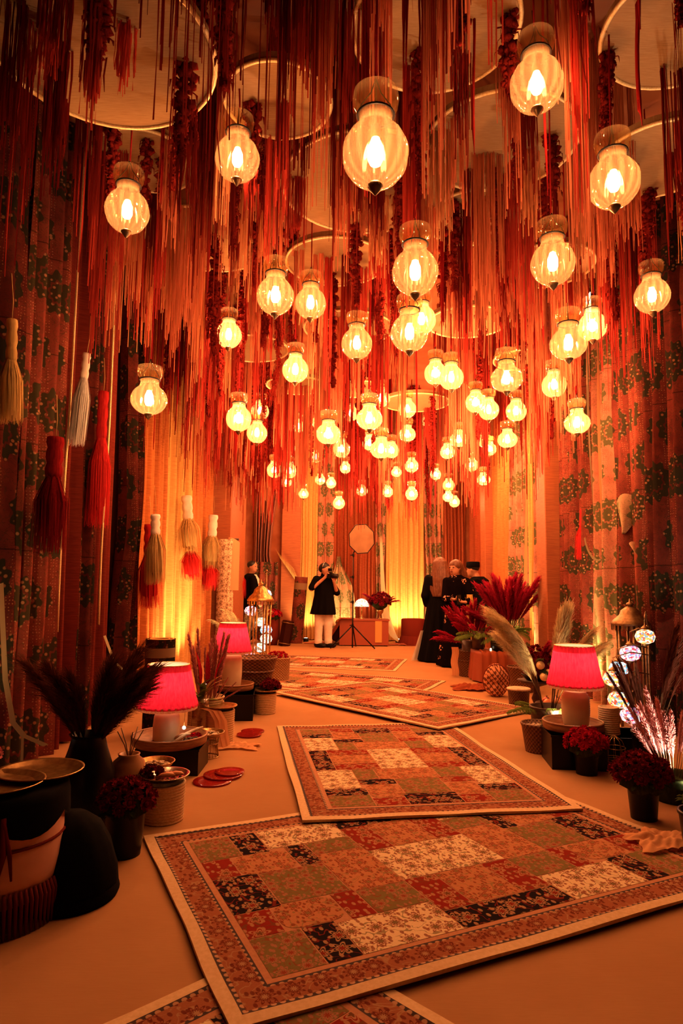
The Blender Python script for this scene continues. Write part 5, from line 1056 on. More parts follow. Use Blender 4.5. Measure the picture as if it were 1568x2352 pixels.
q = gnd(786, 1478); t = thing('brass_horn', 'rolled cloth with a brass bell end leaning by the chest', 'ornament', Vector((q.x - .03, 13.95, .02))); m = MB(); m.tube([(-.16, 0, .09), (-.02, .05, .30), (.02, .1, .36)], .09, 12); m.build('cloth_roll', MT['persian_dark'], t); m = MB(); m.blob((.0, .05, .45), (.13, .1, .08), 14, 8); m.build('brass_bell', MT['brass'], t)
# pouf
q = gnd(953, 1484); t = thing('skirted_pouf', 'dark maroon round pouf with gathered skirt on the floor by the back wall', 'pouf', q + Vector((0, .35, 0))); m = MB(); m.lathe([(.001, .55), (.24, .55), (.26, .53), (.265, .2), (.26, .14), (.001, .14)], 32); m.build('seat', MT['maroon'], t); m = MB(); m.lathe([(.262, .20), (.29, .12), (.33, .02), (.33, .0)], 96, rib=lambda a, i, z: 1 + .03 * i * sin(24 * a) * .5); m.build('gathered_skirt', MT['maroon'], t)
crumple('frayed rust cloth end on the floor left of the skirted pouf', gnd(928, 1484) + Vector((-.1, .15, 0)), .2, .1, .05, MT['rust_velvet'], 8)
# softbox on stand
q = gnd(809, 1490); t = thing('light_stand', 'octagonal softbox on a black tripod light stand', 'photo light', q); hh = 1.92
for k, a in enumerate((-2.85, -.28, 1.4)): m = MB(); m.tube([(0, 0, .46), (.46 * cos(a), .40 * sin(a), .015)], .013, 6); m.build('leg', MT['black'], t)
m = MB(); m.tube([(0, 0, .02), (0, 0, .9)], .015, 8); m.tube([(0, 0, .9), (0, 0, hh)], .011, 8); m.build('pole', MT['black'], t)
for z in (.46, .92, 1.42, hh - .06): m = MB(); m.lathe([(.02, z - .03), (.024, z), (.02, z + .03)], 10); m.box((-.035, 0, z), (.05, .015, .02)); m.build('clamp', MT['black'], t)
sb = Vector((.165, -.02, hh + .27)); m = MB(); rr = .29; oc = [(rr * .93 * cos(pi / 8 + k * pi / 4 + .08), rr * 1.08 * sin(pi / 8 + k * pi / 4 + .08)) for k in range(8)]
m.add([(sb.x + x, sb.y, sb.z + z) for x, z in oc] + [(sb.x + x * .3, sb.y + .28, sb.z + z * .3) for x, z in oc], [(i, (i + 1) % 8, 8 + (i + 1) % 8, 8 + i) for i in range(8)] + [tuple(range(8, 16))]); o = m.build('softbox_shell', MT['blackcloth'], t, None, False)
m = MB(); m.add([(sb.x + x * .97, sb.y - .012, sb.z + z * .97) for x, z in oc], [tuple(range(8))]); m.build('diffuser', simple('tan_diffuser', (.24, .12, .055), (.20, .095, .04), 6, .7), o, None, False)
m = MB(); m.tube([(sb.x + x, sb.y - .006, sb.z + z) for x, z in oc], .009, 6, closed=True); m.build('frame_edge', MT['black'], o); m = MB(); m.tube([(0, 0, hh - .02), (.05, .06, hh + .06), (sb.x, sb.y + .28, sb.z)], .012, 6); m.build('bracket', MT['black'], t)
# ================================================================ right side
q = gnd(1195, 1590); c = Vector((q.x + .05, q.y + 1.0, 0)); t = thing('draped_table', 'low table under a rust velvet cloth with a fringed throw on the right', 'table', c)
m = MB(); R = []; UV = []
for j in range(12):
    f = j / 11; z = .40 - .38 * f; row = []; uv = []
    for i in range(72):
        a = 2 * pi * i / 72; k = (abs(cos(a)) ** 4 + abs(sin(a)) ** 4) ** -.25; g = 1 + .07 * f + .04 * f * sin(a * 13)
        row.append((.43 * k * cos(a) * g, .34 * k * sin(a) * g, z)); uv.append((a * .5, z))
    R.append(row); UV.append(uv)
m.grid([[(0.01 * cos(2 * pi * i / 72), .01 * sin(2 * pi * i / 72), .402) for i in range(72)]] + R, 0, True); m.build('velvet_cloth', MT['rust_velvet'], t)
m = MB(); R = []
for j in range(16):
    f = j / 15; R.append([(-.36 + .30 * s - .05 * f * (1 - s), -.10 - .32 * min(1, f * 1.7) - max(0, f - .6) * .2 + .012 * sin(20 * s), (.412 if f < .55 else max(.02, .412 - (f - .55) * .88)) + .012 * sin(26 * s)) for s in np.linspace(0, 1, 26)])
m.grid(R); m.build('fringed_throw', MT['rust'], t)
tb = c
def vase_of(label, p, prof, mat, name='vase_arrangement'):
    t = thing(name, label, 'flowers', p); m = MB(); m.lathe(prof, 26); m.build('vase', mat, t); return t
t = vase_of('copper cylinder vase with tall burgundy plumes and green leaves on the draped table', tb + Vector((.10, .10, .403)), [(.001, 0), (.095, 0), (.10, .02), (.10, .26), (.085, .26), (.08, .22), (.001, .22)], MT['copper_clay'])
plumes(t, 'red', 46, .22, 0, 0, 31, 1.02, .04, lean=(.02, .50)); plumes(t, 'fern', 16, .24, 0, 0, 32, 1.0, .05, name='fern_frond', lean=(.3, .9))
plumes(t, 'red', 5, .22, .15, 0, 33, .8, .04, az=pi, lean=(.75, 1.0))
t = vase_of('black pot of wine red flowers at the front of the draped table', tb + Vector((-.14, -.20, .414)), [(.001, 0), (.08, 0), (.09, .18), (.08, .18), (.001, .15)], MT['black']); core(t, (0, 0, .22), .13, MT['leaf_dark']); dome(t, 'wine', (0, 0, .23), .14, 22, 33, 1.2); plumes(t, 'fern', 5, .18, .5, 0, 34, .6, .05, az=-2.6, name='fern_frond', lean=(.6, 1.2))
t = vase_of('dark vase of green foliage and crimson heads at the left end of the draped table', tb + Vector((-.34, .05, .414)), [(.001, 0), (.08, 0), (.085, .24), (.075, .24), (.001, .2)], MT['darkwood']); plumes(t, 'fern', 16, .2, 0, 0, 35, .95, .04, name='fern_frond', lean=(.3, 1.0)); plumes(t, 'redsmall', 8, .2, .5, 0, 36, .8, .04, az=3.0, lean=(.3, 1.1))
q = gnd(1082, 1556); t = basket('wicker basket of burgundy plumes beside the woman in the floral gown', q + Vector((.02, .15, 0)), .165, .19, .36, MT['wicker_dark'], band=.62); m = MB(); m.lathe([(.001, .05), (.12, .05), (.12, .50), (.10, .5), (.001, .45)], 22); m.build('inner_pot', MT['darkwood'], t); plumes(t, 'red', 20, .42, 0, 0, 41, .82, .05, lean=(.05, .5)); plumes(t, 'redsmall', 6, .42, .2, 0, 42, 1.1, .05, az=pi, lean=(.8, 1.25))
m = MB(); R = [[(-.03 + .05 * s + .01 * sin(9 * f), -.01 * sin(12 * s), .40 * (1 - f) + .012) for s in np.linspace(-1, 1, 12)] for f in np.linspace(0, 1, 10)]; m.grid(R); o = m.build('gauze_drape', MT['peach'], None, q + Vector((-.19, .05, 0))); tag(o, 'peach gauze strip hanging from the wicker basket beside the gown', 'cloth')
# cushion pouf with houndstooth print
T = NT('houndstooth_cloth'); v = T.coord('Object', (1, 1, 1)); sp = T.n('ShaderNodeSeparateXYZ'); T.l(v, sp.inputs[0]); kx = T.m('SINE', T.m('MULTIPLY', T.m('ADD', sp.outputs[0], T.m('MULTIPLY', sp.outputs[1], .6)), 75.0)); kz = T.m('SINE', T.m('MULTIPLY', sp.outputs[2], 75.0)); sk_ = T.m('SINE', T.m('MULTIPLY', T.m('ADD', sp.outputs[0], sp.outputs[2]), 150.0)); e = T.step(T.m('ADD', T.m('MULTIPLY', kx, kz), T.m('MULTIPLY', sk_, .35)), -.08, .08); MT['hound'] = T.done(T.diff(T.mix(e, (.62, .27, .14), (.15, .05, .03))))
q = gnd(1140, 1602); t = thing('printed_cushion', 'round cushion with brown and pink geometric print propped by the baskets', 'cushion', q + Vector((.02, .12, .02))); m = MB(); R = []
for j in range(13):
    e = -pi / 2 + pi * j / 12; R.append([((.225 * abs(cos(e)) ** .35 * cos(a)), .085 * (sin(e)) * (1.15 - .25 * cos(2 * a)), .235 + .235 * abs(cos(e)) ** .35 * sin(a)) for a in np.linspace(0, 2 * pi, 36, endpoint=False)])
m.grid(R, 0, True); m.build('cushion_body', MT['hound'], t); m = MB(); m.tube([(.228 * cos(a), 0, .235 + .237 * sin(a)) for a in np.linspace(0, 2 * pi, 40, endpoint=False)], .008, 6, closed=True); m.build('piping', MT['maroon'], t); t.rotation_euler = (.28, 0, -.12); t.location.z = .0; t.scale = (.66, 1, .82)
crumple('frayed rust shawl heaped on the floor left of the printed cushion', gnd(1088, 1585) + Vector((0, .08, 0)), .24, .2, .07, MT['rust'], 12)
q = gnd(1200, 1592); basket('brown wicker planter with thick rim behind the printed cushion', q + Vector((.03, .12, 0)), .13, .175, .30, MT['wicker']); pile('dry soil and husks filling the brown wicker planter', q + Vector((.03, .12, .25)), .14, 60, MT['rope'], .014, 22, .01, 'husk_pile', 'husks')
q = gnd(1196, 1622); basket('small wicker stool basket with a round top right of the printed cushion', q + Vector((.0, .08, 0)), .105, .115, .16, MT['wicker_dark']); m = MB(); m.lathe([(.001, 0), (.125, 0), (.13, .012), (.12, .02), (.001, .02)], 28); tag(m.build('round_lid', MT['pebble'], None, q + Vector((0, .08, .162))), 'pale round lid on the small wicker stool basket', 'lid')
# pedestal bowl with red foliage and gold baubles
q = gnd(1262, 1655); c = q + Vector((-.02, .35, 0)); t = thing('pedestal_stand', 'dark turned pedestal under the bauble arrangement on the right', 'stand', c); m = MB(); m.lathe([(.001, 0), (.12, 0), (.11, .02), (.04, .05), (.03, .1), (.05, .15), (.03, .2), (.035, .27), (.16, .31), (.19, .33), (.001, .33)], 26); m.build('pedestal', MT['darkwood'], t)
t = thing('bauble_arrangement', 'wine red foliage with gold baubles on the dark pedestal', 'flowers', c + Vector((0, 0, .332))); m = MB(); m.lathe([(.001, 0), (.10, 0), (.15, .06), (.14, .06), (.001, .04)], 22); m.build('bowl', MT['black'], t); core(t, (0, 0, .13), .16, MT['petal_wine'], 1.0); dome(t, 'wine', (0, 0, .15), .17, 26, 44, 1.1, 1.1); plumes(t, 'ferndark', 9, .14, 0, 0, 45, 1.0, .05, name='fern_frond', lean=(.1, .9)); plumes(t, 'redsmall', 6, .14, 0, 0, 46, .6, .05, lean=(.1, .8))
for a, b, e in ((-.01, -.19, .17), (.075, -.175, .10), (-.075, -.17, .09), (.02, -.2, .06)): m = MB(); m.blob((a, b, e), .042 if b < -.18 else .034, 14, 10); m.build('gold_bauble', MT['rim'], t)
# fruit bowl
q = gnd(1288, 1690); c = q + Vector((.0, .16, 0)); basket('dark wicker tub under the fruit bowl on the right', c, .12, .145, .20, MT['wicker_dark']); dish('dark bowl of peaches and pomegranates on the wicker tub', c + Vector((0, 0, .205)), .165, .035, MT['darkwood'], 'fruit_bowl')
for k, (dx, dy, r, mk, lab) in enumerate([(-.075, -.06, .042, 'peachfruit', 'left peach in the fruit bowl'), (-.0, -.075, .047, 'peachfruit', 'right peach in the fruit bowl'), (.085, -.03, .040, 'redfruit', 'pomegranate at the right of the fruit bowl'), (.04, .05, .042, 'redfruit', 'pomegranate at the back of the fruit bowl'), (-.05, .055, .040, 'redfruit', 'pomegranate behind the left peach'), (.10, .06, .036, 'redfruit', 'small pomegranate at the rear right of the fruit bowl')]):
    t = thing('peach' if mk[0] == 'p' else 'pomegranate', lab, 'fruit', c + Vector((dx, dy, .222))); m = MB(); m.lathe([(.001, 0)] + [(r * sin(pi * f) ** .9 * (1 if f < .9 else 1), r * 1.9 * f) for f in (.08, .2, .35, .5, .65, .8, .92)] + [(.001, r * 1.84)], 16); m.build('fruit_body', MT[mk], t); m = MB(); m.lathe([(.006, r * 1.8), (.010, r * 2.02), (.004, r * 2.0)], 8); m.build('stalk' if mk[0] == 'p' else 'crown', MT['stem'], t)
# tray + right lamp
q = gnd(1335, 1772); c = q + Vector((.015, .20, 0)); crate('black crate carrying the wooden tray with the right red lamp', c, .38, .36, .235, -.1); crate('black crate behind the birdcage carrying the rope jar on the right', c + Vector((.42, .16, 0)), .36, .36, .19, -.05)
tc = c + Vector((.01, .02, .242)); tray('round wooden tray under the right red lamp', tc, .215)
vz = [(.001, 0), (.075, 0), (.08, .01)]; n_ = 15
for k in range(n_):
    z = .015 + .245 * k / n_; f = k / n_; rr = .082 + .018 * sin(pi * min(1, f * .75 + .12)) - max(0, f - .8) * .12; vz += [(rr, z), (rr + .0035, z + .008)]
vz += [(.045, .268), (.02, .276)]
table_lamp('right table lamp with crimson pleated shade on a ribbed cream vase', tc + Vector((.03, .02, .015)), MT['ceramic'], .29, .138, .196, .30, vz)
pile('dried flower heads and bark in the tray of the right lamp', tc + Vector((-.10, -.06, .015)), .08, 44, MT['darkwood'], .016, 31, .02, 'bark_pile', 'bark')
m = MB(); m.lathe([(.001, 0), (.05, .0), (.058, .006), (.05, .008), (.001, .005)], 20); tag(m.build('saucer', MT['bronze'], None, tc + Vector((.02, -.12, .03))), 'small bronze saucer in front of the right lamp', 'saucer')
# wicker basket in front, mums, birdcage, rope jar
q = gnd(1247, 1733); basket('round wicker basket standing alone on the carpet at the right', q + Vector((0, .10, 0)), .105, .132, .215, MT['wicker']); pile('pale husks filling the lone wicker basket', q + Vector((0, .10, .185)), .10, 70, MT['pebble'], .012, 33, .008, 'husk_pile', 'husks')
black_pot('crimson flowers in a black pot in front of the right lamp tray', gnd(1357, 1785) + Vector((0, .08, 0)), .085, .17, 'red', .135, 36, 51, 1.05)
q = gnd(1420, 1772); t = thing('birdcage', 'gold wire birdcage on the floor beside the crimson flowers', 'birdcage', q + Vector((0, .06, 0)))
for k in range(10): a = 2 * pi * k / 10; m = MB(); m.tube([(.075 * cos(a), .075 * sin(a), 0), (.075 * cos(a), .075 * sin(a), .15), (.055 * cos(a), .055 * sin(a), .20), (.0, 0, .235)], .0018, 4); m.build('wire', MT['brass'], t)
for z in (.004, .06, .075, .15): ring(t, 'hoop', .075, z, .0025, MT['brass'])
q = c + Vector((.30, .08, .197)); t = thing('rope_jar', 'rope-wrapped jar on the crate behind the birdcage', 'jar', q); pot_mesh(.075, .07, .20, rope=13).build('body', MT['rope'], t)
# pampas and fern behind the right lamp
t = thing('pampas_pot', 'pot of cream pampas with bright green fern behind the right red lamp', 'plant', c + Vector((.02, .62, 0))); pot_mesh(.12, .15, .30).build('pot', MT['darkwood'], t)
plumes(t, 'cream', 12, .28, .5, 0, 61, 1.05, .05, az=pi - .3, lean=(.05, .45)); plumes(t, 'creamup', 6, .28, .5, 0, 62, 1.1, .04, az=.2, lean=(.02, .22)); plumes(t, 'cream', 5, .28, .3, 0, 63, .9, .05, az=-.4, lean=(.1, .35)); plumes(t, 'fern', 20, .24, 0, 0, 64, 1.0, .06, name='fern_frond', lean=(.2, .85))
uplight('small uplight hidden in the fern behind the right red lamp', c + Vector((.10, .36, 0.0)), UPLIGHT_W * .45, (.15, .25, 1), radians(110), (1, .72, .36))
# cage lantern + mosaic lamp, right
q = at(1450, 1500, 6.15); c2 = Vector((q.x, 6.15, 0)); cage_lantern('tall bronze cage lantern with pierced domed cap at the right', c2, .130, .94, .20, MT['bronze'])
dd = c2.y; ml = [(1481, 1462, 21, 'mosaic_warm'), (1447, 1500, 23, 'mosaic_pink'), (1421, 1536, 21, 'mosaic_blue'), (1409, 1559, 22, 'mosaic_warm'), (1421, 1607, 23, 'mosaic_warm'), (1449, 1642, 23, 'mosaic_pink')]
mosaic_lamp('spiral of lit mosaic glass globes around the right cage lantern', (c2.x + .01, c2.y - .32, 0), [(at(a, b, dd - .32 + (-.12, .1, .0, -.14, -.16, -.1)[i]), r * dd / F * .98, k) for i, (a, b, r, k) in enumerate(ml)], .92)
# near right: glowing plumes, dark plumes, mums
q = gnd(1545, 1862); c3 = q + Vector((.10, .18, 0)); t = thing('pink_plume_pot', 'green pot of pink plumes glowing in the light at the right edge', 'plant', c3); pot_mesh(.10, .13, .16).build('pot', MT['leaf_dark'], t); plumes(t, 'rose', 14, .12, .8, 0, 71, .85, .05, az=pi, lean=(.05, .55)); plumes(t, 'rose', 8, .12, .7, 0, 72, .8, .05, az=0, lean=(.05, .4)); plumes(t, 'fern', 8, .12, 0, 0, 73, .6, .07, name='fern_frond', lean=(.6, 1.2))
uplight('bright white uplight glowing among the pink plumes at the right edge', c3 + Vector((.06, -.16, .0)), UPLIGHT_W * .8, (-.05, .2, 1), radians(130), (1, .78, .55))
t = thing('dark_plume_pot', 'tall dark wine plumes in a black pot before the right drapes', 'plant', c3 + Vector((.10, .50, 0))); pot_mesh(.10, .12, .30).build('pot', MT['black'], t); plumes(t, 'darkrose', 16, .25, .6, 0, 74, .62, .05, az=pi, lean=(.05, .38)); plumes(t, 'darkrose', 6, .25, .5, 0, 75, .9, .05, az=0, lean=(.05, .3))
black_pot('large black pot of wine red chrysanthemums at the right edge', gnd(1496, 1893) + Vector((0, .09, 0)), .085, .20, 'wine', .15, 40, 81, 1.1); 
crumple('crumpled peach gauze lying on the corner of the foreground rug at the right', Vector((*gnd(1530, 1948).xy, .022)), .17, .12, .05, MT['peach'], 15)
q = gnd(1585, 1985); t = thing('black_planter', 'edge of a black planter cut by the right border of the photo', 'planter', q + Vector((.09, .05, .022))); pot_mesh(.08, .1, .2).build('pot', MT['black'], t); core(t, (0, 0, .24), .10, MT['leaf_dark'])
# small lit candle on the draped table
t = thing('candle_cup', 'tiny lit candle cup beside the wine red flowers on the draped table', 'candle', tb + Vector((-.235, -.25, .405))); m = MB(); m.lathe([(.001, 0), (.022, 0), (.026, .05), (.022, .05), (.02, .01), (.001, .01)], 14); m.build('cup', MT['clear'], t); m = MB(); m.lathe([(.001, .012), (.012, .014), (.012, .04), (.001, .05)], 10); m.build('flame', MT['lens'], t)
# ================================================================ uplights along the drapes
for x, y, w, aim, lab in [(LW + .75, 8.9, .95, (-.55, .0, 1), 'floor uplight washing the bright left silk curtain'), (LW + .70, 7.9, .95, (-.55, 0, 1), 'floor uplight behind the carpet roll on the left'), (LW + .6, 9.9, .5, (-.5, 0, 1), 'floor uplight below the straw brooms on the left'), (LW + .75, 14.2, .6, (-.5, .2, 1), 'floor uplight in the far left corner'),
                          (-.75, 14.60, .75, (0, .45, 1), 'floor uplight behind the photographer\'s legs'), (1.28, 14.60, .8, (0, .45, 1), 'floor uplight under the brightest back curtain'), (1.66, 14.60, .6, (0, .45, 1), 'floor uplight between the pouf and the brightest back curtain'), (.12, 14.62, .5, (0, .3, 1), 'floor uplight hidden behind the draped chest'), (2.1, 14.5, .4, (0, .3, 1), 'floor uplight on the back wall behind the women'),
                          (LW + .40, 3.75, .22, (-.3, .1, 1), 'floor uplight on the left drape beyond the edge of the photo'), (RW - .62, 9.7, .8, (.35, 0, 1), 'floor uplight beside the square column on the right'), (RW - .6, 11.0, .6, (.4, 0, 1), 'floor uplight behind the draped table on the right'), (RW - .55, 7.2, .7, (.4, 0, 1), 'floor uplight behind the right mosaic lamp')]:
    uplight(lab, (x, y, 0), UPLIGHT_W * w, aim)
# ================================================================ people (continuous bodies from a smooth distance field)
class SDF:
    def __init__(s, lo, hi, h=0.0125):
        s.h = h; s.lo = np.array(lo, float); n = (np.ceil((np.array(hi) - s.lo) / h)).astype(int) + 1
        s.n = n; s.ax = [s.lo[i] + h * np.arange(n[i]) for i in range(3)]; s.d = np.full(tuple(n), 1.0)
    def _win(s, lo, hi, m):
        return tuple(slice(max(0, int((lo[i] - m - s.lo[i]) / s.h)), min(s.n[i], int((hi[i] + m - s.lo[i]) / s.h) + 2)) for i in range(3))
    def _put(s, w, v, k):
        a = s.d[w]
        if k > 0: hh = np.clip(0.5 + 0.5 * (a - v) / k, 0, 1); s.d[w] = a * (1 - hh) + v * hh - k * hh * (1 - hh)
        else: s.d[w] = np.minimum(a, v)
    def cap(s, a, b, ra, rb, k=0.025):
        a, b = np.array(a, float), np.array(b, float); r = max(ra, rb); w = s._win(np.minimum(a, b) - r, np.maximum(a, b) + r, 0.06)
        X, Y, Z = np.meshgrid(*[s.ax[i][w[i]] for i in range(3)], indexing='ij'); ab = b - a; L = ab @ ab + 1e-12
        t = np.clip(((X - a[0]) * ab[0] + (Y - a[1]) * ab[1] + (Z - a[2]) * ab[2]) / L, 0, 1)
        v = np.sqrt((X - a[0] - t * ab[0]) ** 2 + (Y - a[1] - t * ab[1]) ** 2 + (Z - a[2] - t * ab[2]) ** 2) - (ra + (rb - ra) * t); s._put(w, v, k)
    def ell(s, c, r, k=0.025, rz=0.0):
        c, r = np.array(c, float), np.array(r, float); m = max(r); w = s._win(c - m, c + m, 0.06)
        X, Y, Z = np.meshgrid(*[s.ax[i][w[i]] for i in range(3)], indexing='ij'); X, Y, Z = X - c[0], Y - c[1], Z - c[2]
        X, Y = X * cos(rz) + Y * sin(rz), -X * sin(rz) + Y * cos(rz)
        q = np.sqrt((X / r[0]) ** 2 + (Y / r[1]) ** 2 + (Z / r[2]) ** 2); s._put(w, (q - 1) * min(r), k)
    def loft(s, zs, cx, cy, rx, ry, k=0.025, rz=0.0, folds=0, famp=0.0):
        zs = np.array(zs, float); m = max(max(rx), max(ry)); w = s._win((min(cx) - m, min(cy) - m, zs.min()), (max(cx) + m, max(cy) + m, zs.max()), 0.05)
        X, Y, Z = np.meshgrid(*[s.ax[i][w[i]] for i in range(3)], indexing='ij'); f = lambda v: np.interp(Z, zs, v)
        X, Y = X - f(cx), Y - f(cy); X, Y = X * cos(rz) + Y * sin(rz), -X * sin(rz) + Y * cos(rz); a, b = f(rx), f(ry)
        q = np.sqrt((X / a) ** 2 + (Y / b) ** 2); v = (q - 1) * np.minimum(a, b)
        if folds: v = v + famp * np.sin(folds * np.arctan2(Y, X)) * np.clip((zs.max() - Z) / (zs.max() - zs.min()), 0, 1)
        v = np.maximum(v, np.maximum(zs.min() - Z, Z - zs.max())); s._put(w, v, k)
    def mesh(s, name, mat):
        d = s.d; ins = d < 0; nx, ny, nz = d.shape
        cells = np.zeros((nx - 1, ny - 1, nz - 1), int)
        for i in (0, 1):
            for j in (0, 1):
                for k in (0, 1): cells += ins[i:nx - 1 + i, j:ny - 1 + j, k:nz - 1 + k]
        act = np.argwhere((cells > 0) & (cells < 8)); idx = -np.ones(cells.shape, int); idx[tuple(act.T)] = np.arange(len(act))
        acc = np.zeros((len(act), 3)); cnt = np.zeros(len(act)); off = [(i, j, k) for i in (0, 1) for j in (0, 1) for k in (0, 1)]
        for a in off:
            for b in off:
                if sum(b) - sum(a) == 1 and all(q <= r for q, r in zip(a, b)):
                    A = act + a; B = act + b; va = d[tuple(A.T)]; vb = d[tuple(B.T)]; mk = (va < 0) != (vb < 0); t = np.where(mk, va / np.where(mk, va - vb, 1), 0)
                    P = np.array(a) + (np.array(b) - np.array(a)) * t[:, None]; acc[mk] += P[mk]; cnt[mk] += 1
        V = s.lo + (act + acc / np.maximum(cnt, 1)[:, None]) * s.h; Fc = []
        for ax in range(3):
            u, v = (ax + 1) % 3, (ax + 2) % 3; sl0 = [slice(None)] * 3; sl1 = [slice(None)] * 3; sl0[ax] = slice(0, -1); sl1[ax] = slice(1, None)
            e = np.argwhere(ins[tuple(sl0)] != ins[tuple(sl1)]); e = e[(e[:, u] > 0) & (e[:, v] > 0) & (e[:, u] < d.shape[u] - 1) & (e[:, v] < d.shape[v] - 1)]
            if not len(e): continue
            st = ins[tuple(sl0)][tuple(e.T)]; q = []
            for du, dv in ((-1, -1), (0, -1), (0, 0), (-1, 0)): c = e.copy(); c[:, u] += du; c[:, v] += dv; q.append(idx[tuple(c.T)])
            q = np.stack(q, 1); q[~st] = q[~st][:, ::-1]; Fc.append(q)
        Fc = np.concatenate(Fc); Fc = Fc[(Fc >= 0).all(1)]
        for _ in range(1):                                    # one smoothing pass
            N = np.zeros_like(V); C = np.zeros(len(V))
            for i in range(4): a, b = Fc[:, i], Fc[:, (i + 1) % 4]; np.add.at(N, a, V[b]); np.add.at(C, a, 1); np.add.at(N, b, V[a]); np.add.at(C, b, 1)
            V = V * 0.5 + 0.5 * N / np.maximum(C, 1)[:, None]
        me = bpy.data.meshes.new(name); me.from_pydata(V.tolist(), [], Fc.tolist()); me.materials.append(mat); me.polygons.foreach_set('use_smooth', [True] * len(Fc)); me.update(); return me
def head(S, c, f, r=0.105):
    """skull, jaw, nose, ears; f = facing unit vector (x, y)"""
    c = np.array(c, float); f3 = np.array((f[0], f[1], 0.0)); s3 = np.array((-f[1], f[0], 0.0)); up = np.array((0, 0, 1.0))
    S.ell(c + up * .02, (r * .92, r * .92, r * 1.02), .02); S.ell(c + f3 * .025 - up * .055, (r * .70, r * .70, r * .72), .03)
    S.cap(c + f3 * .088 + up * .015, c + f3 * .108 - up * .025, .010, .015, .012); S.cap(c + f3 * .085 - up * .062, c + f3 * .088 - up * .064, .014, .012, .01)
    for q in (-1, 1): S.ell(c + s3 * q * r * .90 - f3 * .005 - up * .005, (.014, .014, .028), .008)
    for q in (-1, 1): S.cap(c + f3 * .080 + s3 * q * .035 + up * .025, c + f3 * .078 + s3 * q * .05 + up * .022, .010, .008, .01)
def face(t, c, f, r=0.105):
    c = Vector(c); f3 = Vector((f[0], f[1], 0)); s3 = Vector((-f[1], f[0], 0))
    for q in (-1, 1): m = MB(); m.blob(c + f3 * .094 + s3 * q * .036 + Vector((0, 0, .008)), (.012, .012, .008), 8, 6); m.build('eye', MT['blackhair'], t)
    m = MB(); m.tube([c + f3 * .094 - s3 * .022 - Vector((0, 0, .062)), c + f3 * .102 - Vector((0, 0, .062)), c + f3 * .094 + s3 * .022 - Vector((0, 0, .062))], .006, 6); m.build('mouth', MT['petal_wine'], t)
def hand(S, w, d, n, curl=0.6, L=0.085):
    """palm at wrist w along unit d, n = palm normal; five fingers curling towards n"""
    w, d, n = [np.array(v, float) for v in (w, d, n)]; d /= np.linalg.norm(d); s = np.cross(d, n); s /= np.linalg.norm(s); n = np.cross(s, d); k = w + d * L
    S.cap(w + s * .018, k + s * .022, .017, .016, .012); S.cap(w - s * .018, k - s * .022, .017, .016, .012); S.cap(w, k, .018, .017, .012)
    for i, (o, ln) in enumerate(((-.030, .060), (-.010, .075), (.010, .078), (.030, .068))):
        b = k + s * o; m = b + (d * cos(curl * .5) + n * sin(curl * .5)) * ln * .55; e = m + (d * cos(curl * 1.6) + n * sin(curl * 1.6)) * ln * .5; S.cap(b, m, .0105, .0095, .004); S.cap(m, e, .0095, .0085, .003)
    b = w + s * .030 + d * .02; m = b + (s * .8 + d * .5 + n * .3) * .042; S.cap(b, m, .014, .011, .008); S.cap(m, m + (d * .7 + n * .5 + s * .1) * .036, .0105, .009, .003)
def arm(S, sh, el, wr, r=(.055, .042, .028)): S.cap(sh, el, r[0], r[1], .03); S.cap(el, wr, r[1], r[2], .02)
# ---- photographer
pg = gnd(742, 1487); t = thing('person', 'person in a long black kurta and white trousers raising a camera', 'person', (pg.x, pg.y, 0))
fx = np.array((.86, -.5)); RS, LS = (-.15, -.10, 1.36), (.10, .10, 1.36); RE, RWr = (-.25, -.14, 1.17), (.015, -.20, 1.40); LE, LWr = (.26, -.02, 1.10), (.20, -.19, 1.33); hc = (.02, -.03, 1.57)
S = SDF((-.42, -.42, -.02), (.48, .36, 1.78)); S.loft((.78, .95, 1.12, 1.30, 1.42), (0,) * 5, (0,) * 5, (.15, .15, .16, .17, .10), (.12, .12, .13, .13, .09), .04, -.9); S.cap((0, 0, 1.36), (.01, -.01, 1.52), .062, .055, .03); head(S, hc, fx)
arm(S, RS, RE, RWr); arm(S, LS, LE, LWr); hand(S, RWr, (.5, -.1, .85), (.8, -.5, 0), 1.0); hand(S, LWr, (.35, -.2, .9), (.2, .3, .9), .9)
for x, y in ((-.09, 0), (.09, .02)): S.cap((x, y, .85), (x * 1.05, y, .48), .085, .058, .03); S.cap((x * 1.05, y, .48), (x * 1.1, y, .09), .056, .042, .02); S.ell((x * 1.1 + .05, y - .05, .045), (.12, .055, .04), .02, -.5)
link('body', S.mesh('body', MT['skin']), t)
S = SDF((-.42, -.42, .5), (.48, .36, 1.55)); S.loft((.66, .85, 1.05, 1.25, 1.36, 1.43), (-.01, 0, 0, 0, 0, 0), (0,) * 6, (.27, .235, .20, .20, .20, .11), (.20, .18, .165, .165, .15, .09), .03, -.35, 9, .012); S.cap(RS, (-.245, -.135, 1.20), .085, .07, .03); S.cap(LS, (.235, .0, 1.14), .085, .072, .03); S.cap((.235, 0, 1.14), (.265, -.02, 1.10), .07, .066, .02); S.cap((0, 0, 1.42), (.005, -.005, 1.47), .075, .07, .02); link('kurta', S.mesh('kurta', MT['blackcloth']), t)
S = SDF((-.3, -.3, .02), (.3, .3, .95))
for x, y in ((-.09, 0), (.09, .02)): S.cap((x, y, .85), (x * 1.05, y, .48), .105, .088, .03); S.cap((x * 1.05, y, .48), (x * 1.12, y, .11), .086, .074, .02); S.cap((x * 1.12, y, .13), (x * 1.12, y, .10), .082, .078, .01)
link('trousers', S.mesh('trousers', MT['white_cotton']), t)
